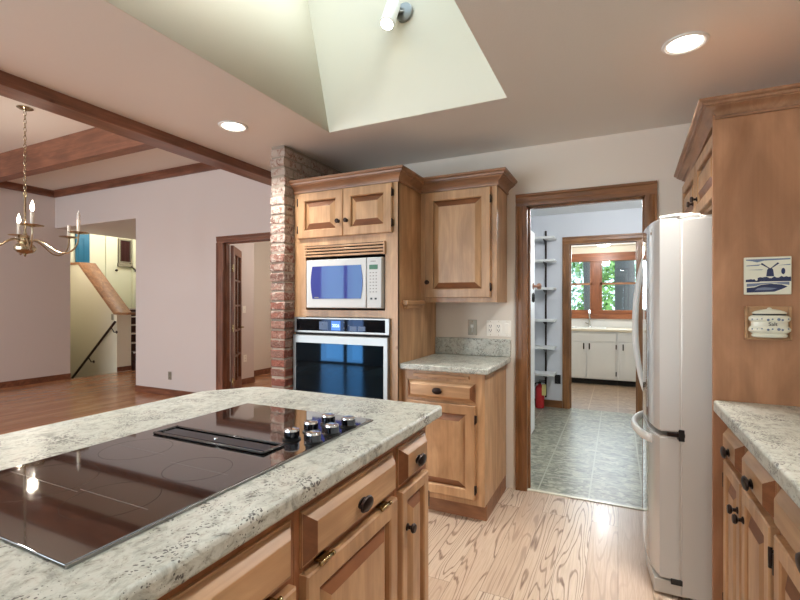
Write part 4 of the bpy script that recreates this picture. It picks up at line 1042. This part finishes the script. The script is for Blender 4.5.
# ------------------------------------------------------------------ mud room
def mud_cab(x0, x1, label, doors):
    r = thing('sink_cabinet', label, 'cabinet', (x0, 8.0, 0), 0, 'white mud room cabinets')
    w = x1-x0
    MB().box(0, w-.001, .0, .59, .09, .86).build('carcass', 'mudwhite', r)
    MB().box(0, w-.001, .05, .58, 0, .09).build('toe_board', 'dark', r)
    MB().box(.012, w-.012, -.018, 0, .705, .835, .003).build('drawer', 'mudwhite', r)
    for a, b_, px, hx in doors:
        d = MB().box(a, b_, -.018, 0, .105, .685, .003).build('door', 'mudwhite', r)
        MB().box(px-.009, px+.009, -.040, -.026, .57, .67, .004).box(px-.006, px+.006, -.030, -.017, .58, .592).box(px-.006, px+.006, -.030, -.017, .648, .66).build('pull', 'black', d)
        for zz in (.19, .62): MB().box(hx-.008, hx+.008, -.024, -.0, zz-.035, zz+.035, .002).build('hinge', 'black', d)
    return r
mud_cab(-1.95, -.945, 'white mud room cabinet hidden behind the left door casing', [(.03, .96, .90, .03)])
mud_cab(-.945, -.012, 'white double door sink cabinet under the mud room faucet', [(.02, .478, .440, .02), (.488, .915, .525, .918)])
mud_cab(-.012, .75, 'white mud room cabinet right of the sink cabinet, seen past the refrigerator handle', [(.03, .73, .085, .735)])
mud_cab(.75, 1.59, 'white mud room cabinet at the right wall, hidden behind the refrigerator', [(.03, .80, .085, .805)])
tag(MB().box(-1.99, 1.59, 7.97, 8.599, .862, .902, .006, 2).build('sink_countertop', 'mudcounter'), 'cream countertop under the mud room window', 'countertop')
tag(MB().box(-1.99, 1.59, 8.585, 8.599, .903, 1.048, .002).build('mudroom_backsplash', 'mudwhite'), 'white backsplash between the mud room counter and the window sill', 'backsplash')
sk = thing('sink', 'white rimmed sink let into the mud room counter behind the faucet', 'sink', (-.44, 8.28, .902))
MB().box(-.70, -.18, 8.10, 8.13, .902, .912, .003).box(-.70, -.18, 8.43, 8.46, .902, .912, .003).box(-.70, -.67, 8.10, 8.46, .902, .912, .003).box(-.21, -.18, 8.10, 8.46, .902, .912, .003).build('rim', 'white', sk, True)
MB().box(-.67, -.21, 8.13, 8.43, .9025, .904).build('basin', 'gasket', sk, True)
fa = thing('faucet', 'tall chrome gooseneck faucet in front of the mud room window', 'faucet', (-.44, 8.50, .902))
P = [(0, 0, .01), (0, 0, .22)]+[(0, -.07+.07*math.cos(PI*k/10), .22+.07*math.sin(PI*k/10)) for k in range(1, 11)]+[(0, -.14, .18)]
MB().tube(P, .016, 10).build('spout', 'chrome', fa)
MB().lathe([(.03, 0), (.028, .012), (.020, .02), (.020, .06), (0, .062)], (0, 0, 0), 'z', 16).build('base', 'chrome', fa)
MB().tube([(-.018, 0, .05), (-.07, -.01, .085)], .007, 8).build('handle', 'chrome', fa)
cl = thing('ceiling_light', 'glowing flush dome light on the mud room ceiling', 'ceiling light', (-.21, 8.15, 2.30))
MB().lathe([(.12, 0), (.12, -.012), (.11, -.014), (0, -.015)][::-1], (0, 0, 0), 'z', 28).build('base_ring', 'white', cl)
MB().lathe([(.105, -.013), (.09, -.035), (.05, -.05), (0, -.055)], (0, 0, 0), 'z', 28).build('shade', 'lens', cl)
lamp('mudroom_lamp', 'POINT', (-.21, 7.7, 2.1), 23, (.96, .98, 1), size=.08)
lamp('pantry_fill', 'POINT', (.1, 4.6, 2.25), 34, (.97, .98, 1), size=.12)  # unseen lamp added to brighten the pantry and its shelves
lamp('hall_fill', 'POINT', (-4.2, 6.0, 2.3), 30, (1, .95, .9), size=.1)  # no fixture here, unseen lamp added to light the hall
lamp('stair_fill', 'POINT', (-9.6, 6.4, 3.2), 40, (1, .96, .86), size=.1)  # lamp added over the landing, its source unseen
lamp('stairwell_fill', 'POINT', (-9.5, 4.80, 2.40), 14, (1, .96, .9), size=.1)  # unseen light added to brighten the face of the half wall

# ------------------------------------------------------------------ trees outside the mud room window
def tree(x, y, r, h, blobs, n, label, m, seed, s0=.10):
    rr = random.Random(seed)
    t = thing('tree', label, 'tree', (x, y, -.42), 0, 'trees outside the mud room window')
    P = []; N = 9
    for k in range(N):
        q = k/(N-1); P.append((.05*math.sin(q*4+seed), .04*math.cos(q*3), h*q))
    MB().tube(P, [r*(1.35 if k == 0 else 1)*(1-.55*k/(N-1)) for k in range(N)], 14).build('trunk', 'bark', t)
    lf = MB(); bm = lf.bm
    for (bx_, by, bz, br) in blobs:
        for _ in range(n):
            d = Vector((rr.gauss(0, 1), rr.gauss(0, 1), rr.gauss(0, 1))).normalized()*br*rr.uniform(.35, 1)
            c = Vector((bx_-x, by-y, bz+.42))+d
            a = Vector((rr.gauss(0, 1), rr.gauss(0, 1), rr.gauss(0, 1))).normalized(); b = a.orthogonal().normalized()
            s_ = s0*rr.uniform(.6, 1.4)
            lf.quad(c-a*s_, c-b*s_*.5, c+a*s_, c+b*s_*.5)
    lf.build('foliage', m, t, smooth=False)
    return t
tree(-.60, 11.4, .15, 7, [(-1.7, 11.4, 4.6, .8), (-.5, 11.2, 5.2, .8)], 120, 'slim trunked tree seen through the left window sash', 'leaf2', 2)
tree(.19, 12.6, .27, 9, [(-.75, 13.4, 2.6, .55), (1.3, 13.6, 5.6, 1.0)], 160, 'thick trunked tree seen through the right window sash', 'leaf', 3)
tree(-.9, 15.6, .10, 4, [(-.55, 15.4, 1.3, .75), (-.2, 16, 2.4, .7), (-.9, 15.6, .5, .8)], 420, 'bright leafy tree between the two trunks outside the window', 'leaf', 4, .09)
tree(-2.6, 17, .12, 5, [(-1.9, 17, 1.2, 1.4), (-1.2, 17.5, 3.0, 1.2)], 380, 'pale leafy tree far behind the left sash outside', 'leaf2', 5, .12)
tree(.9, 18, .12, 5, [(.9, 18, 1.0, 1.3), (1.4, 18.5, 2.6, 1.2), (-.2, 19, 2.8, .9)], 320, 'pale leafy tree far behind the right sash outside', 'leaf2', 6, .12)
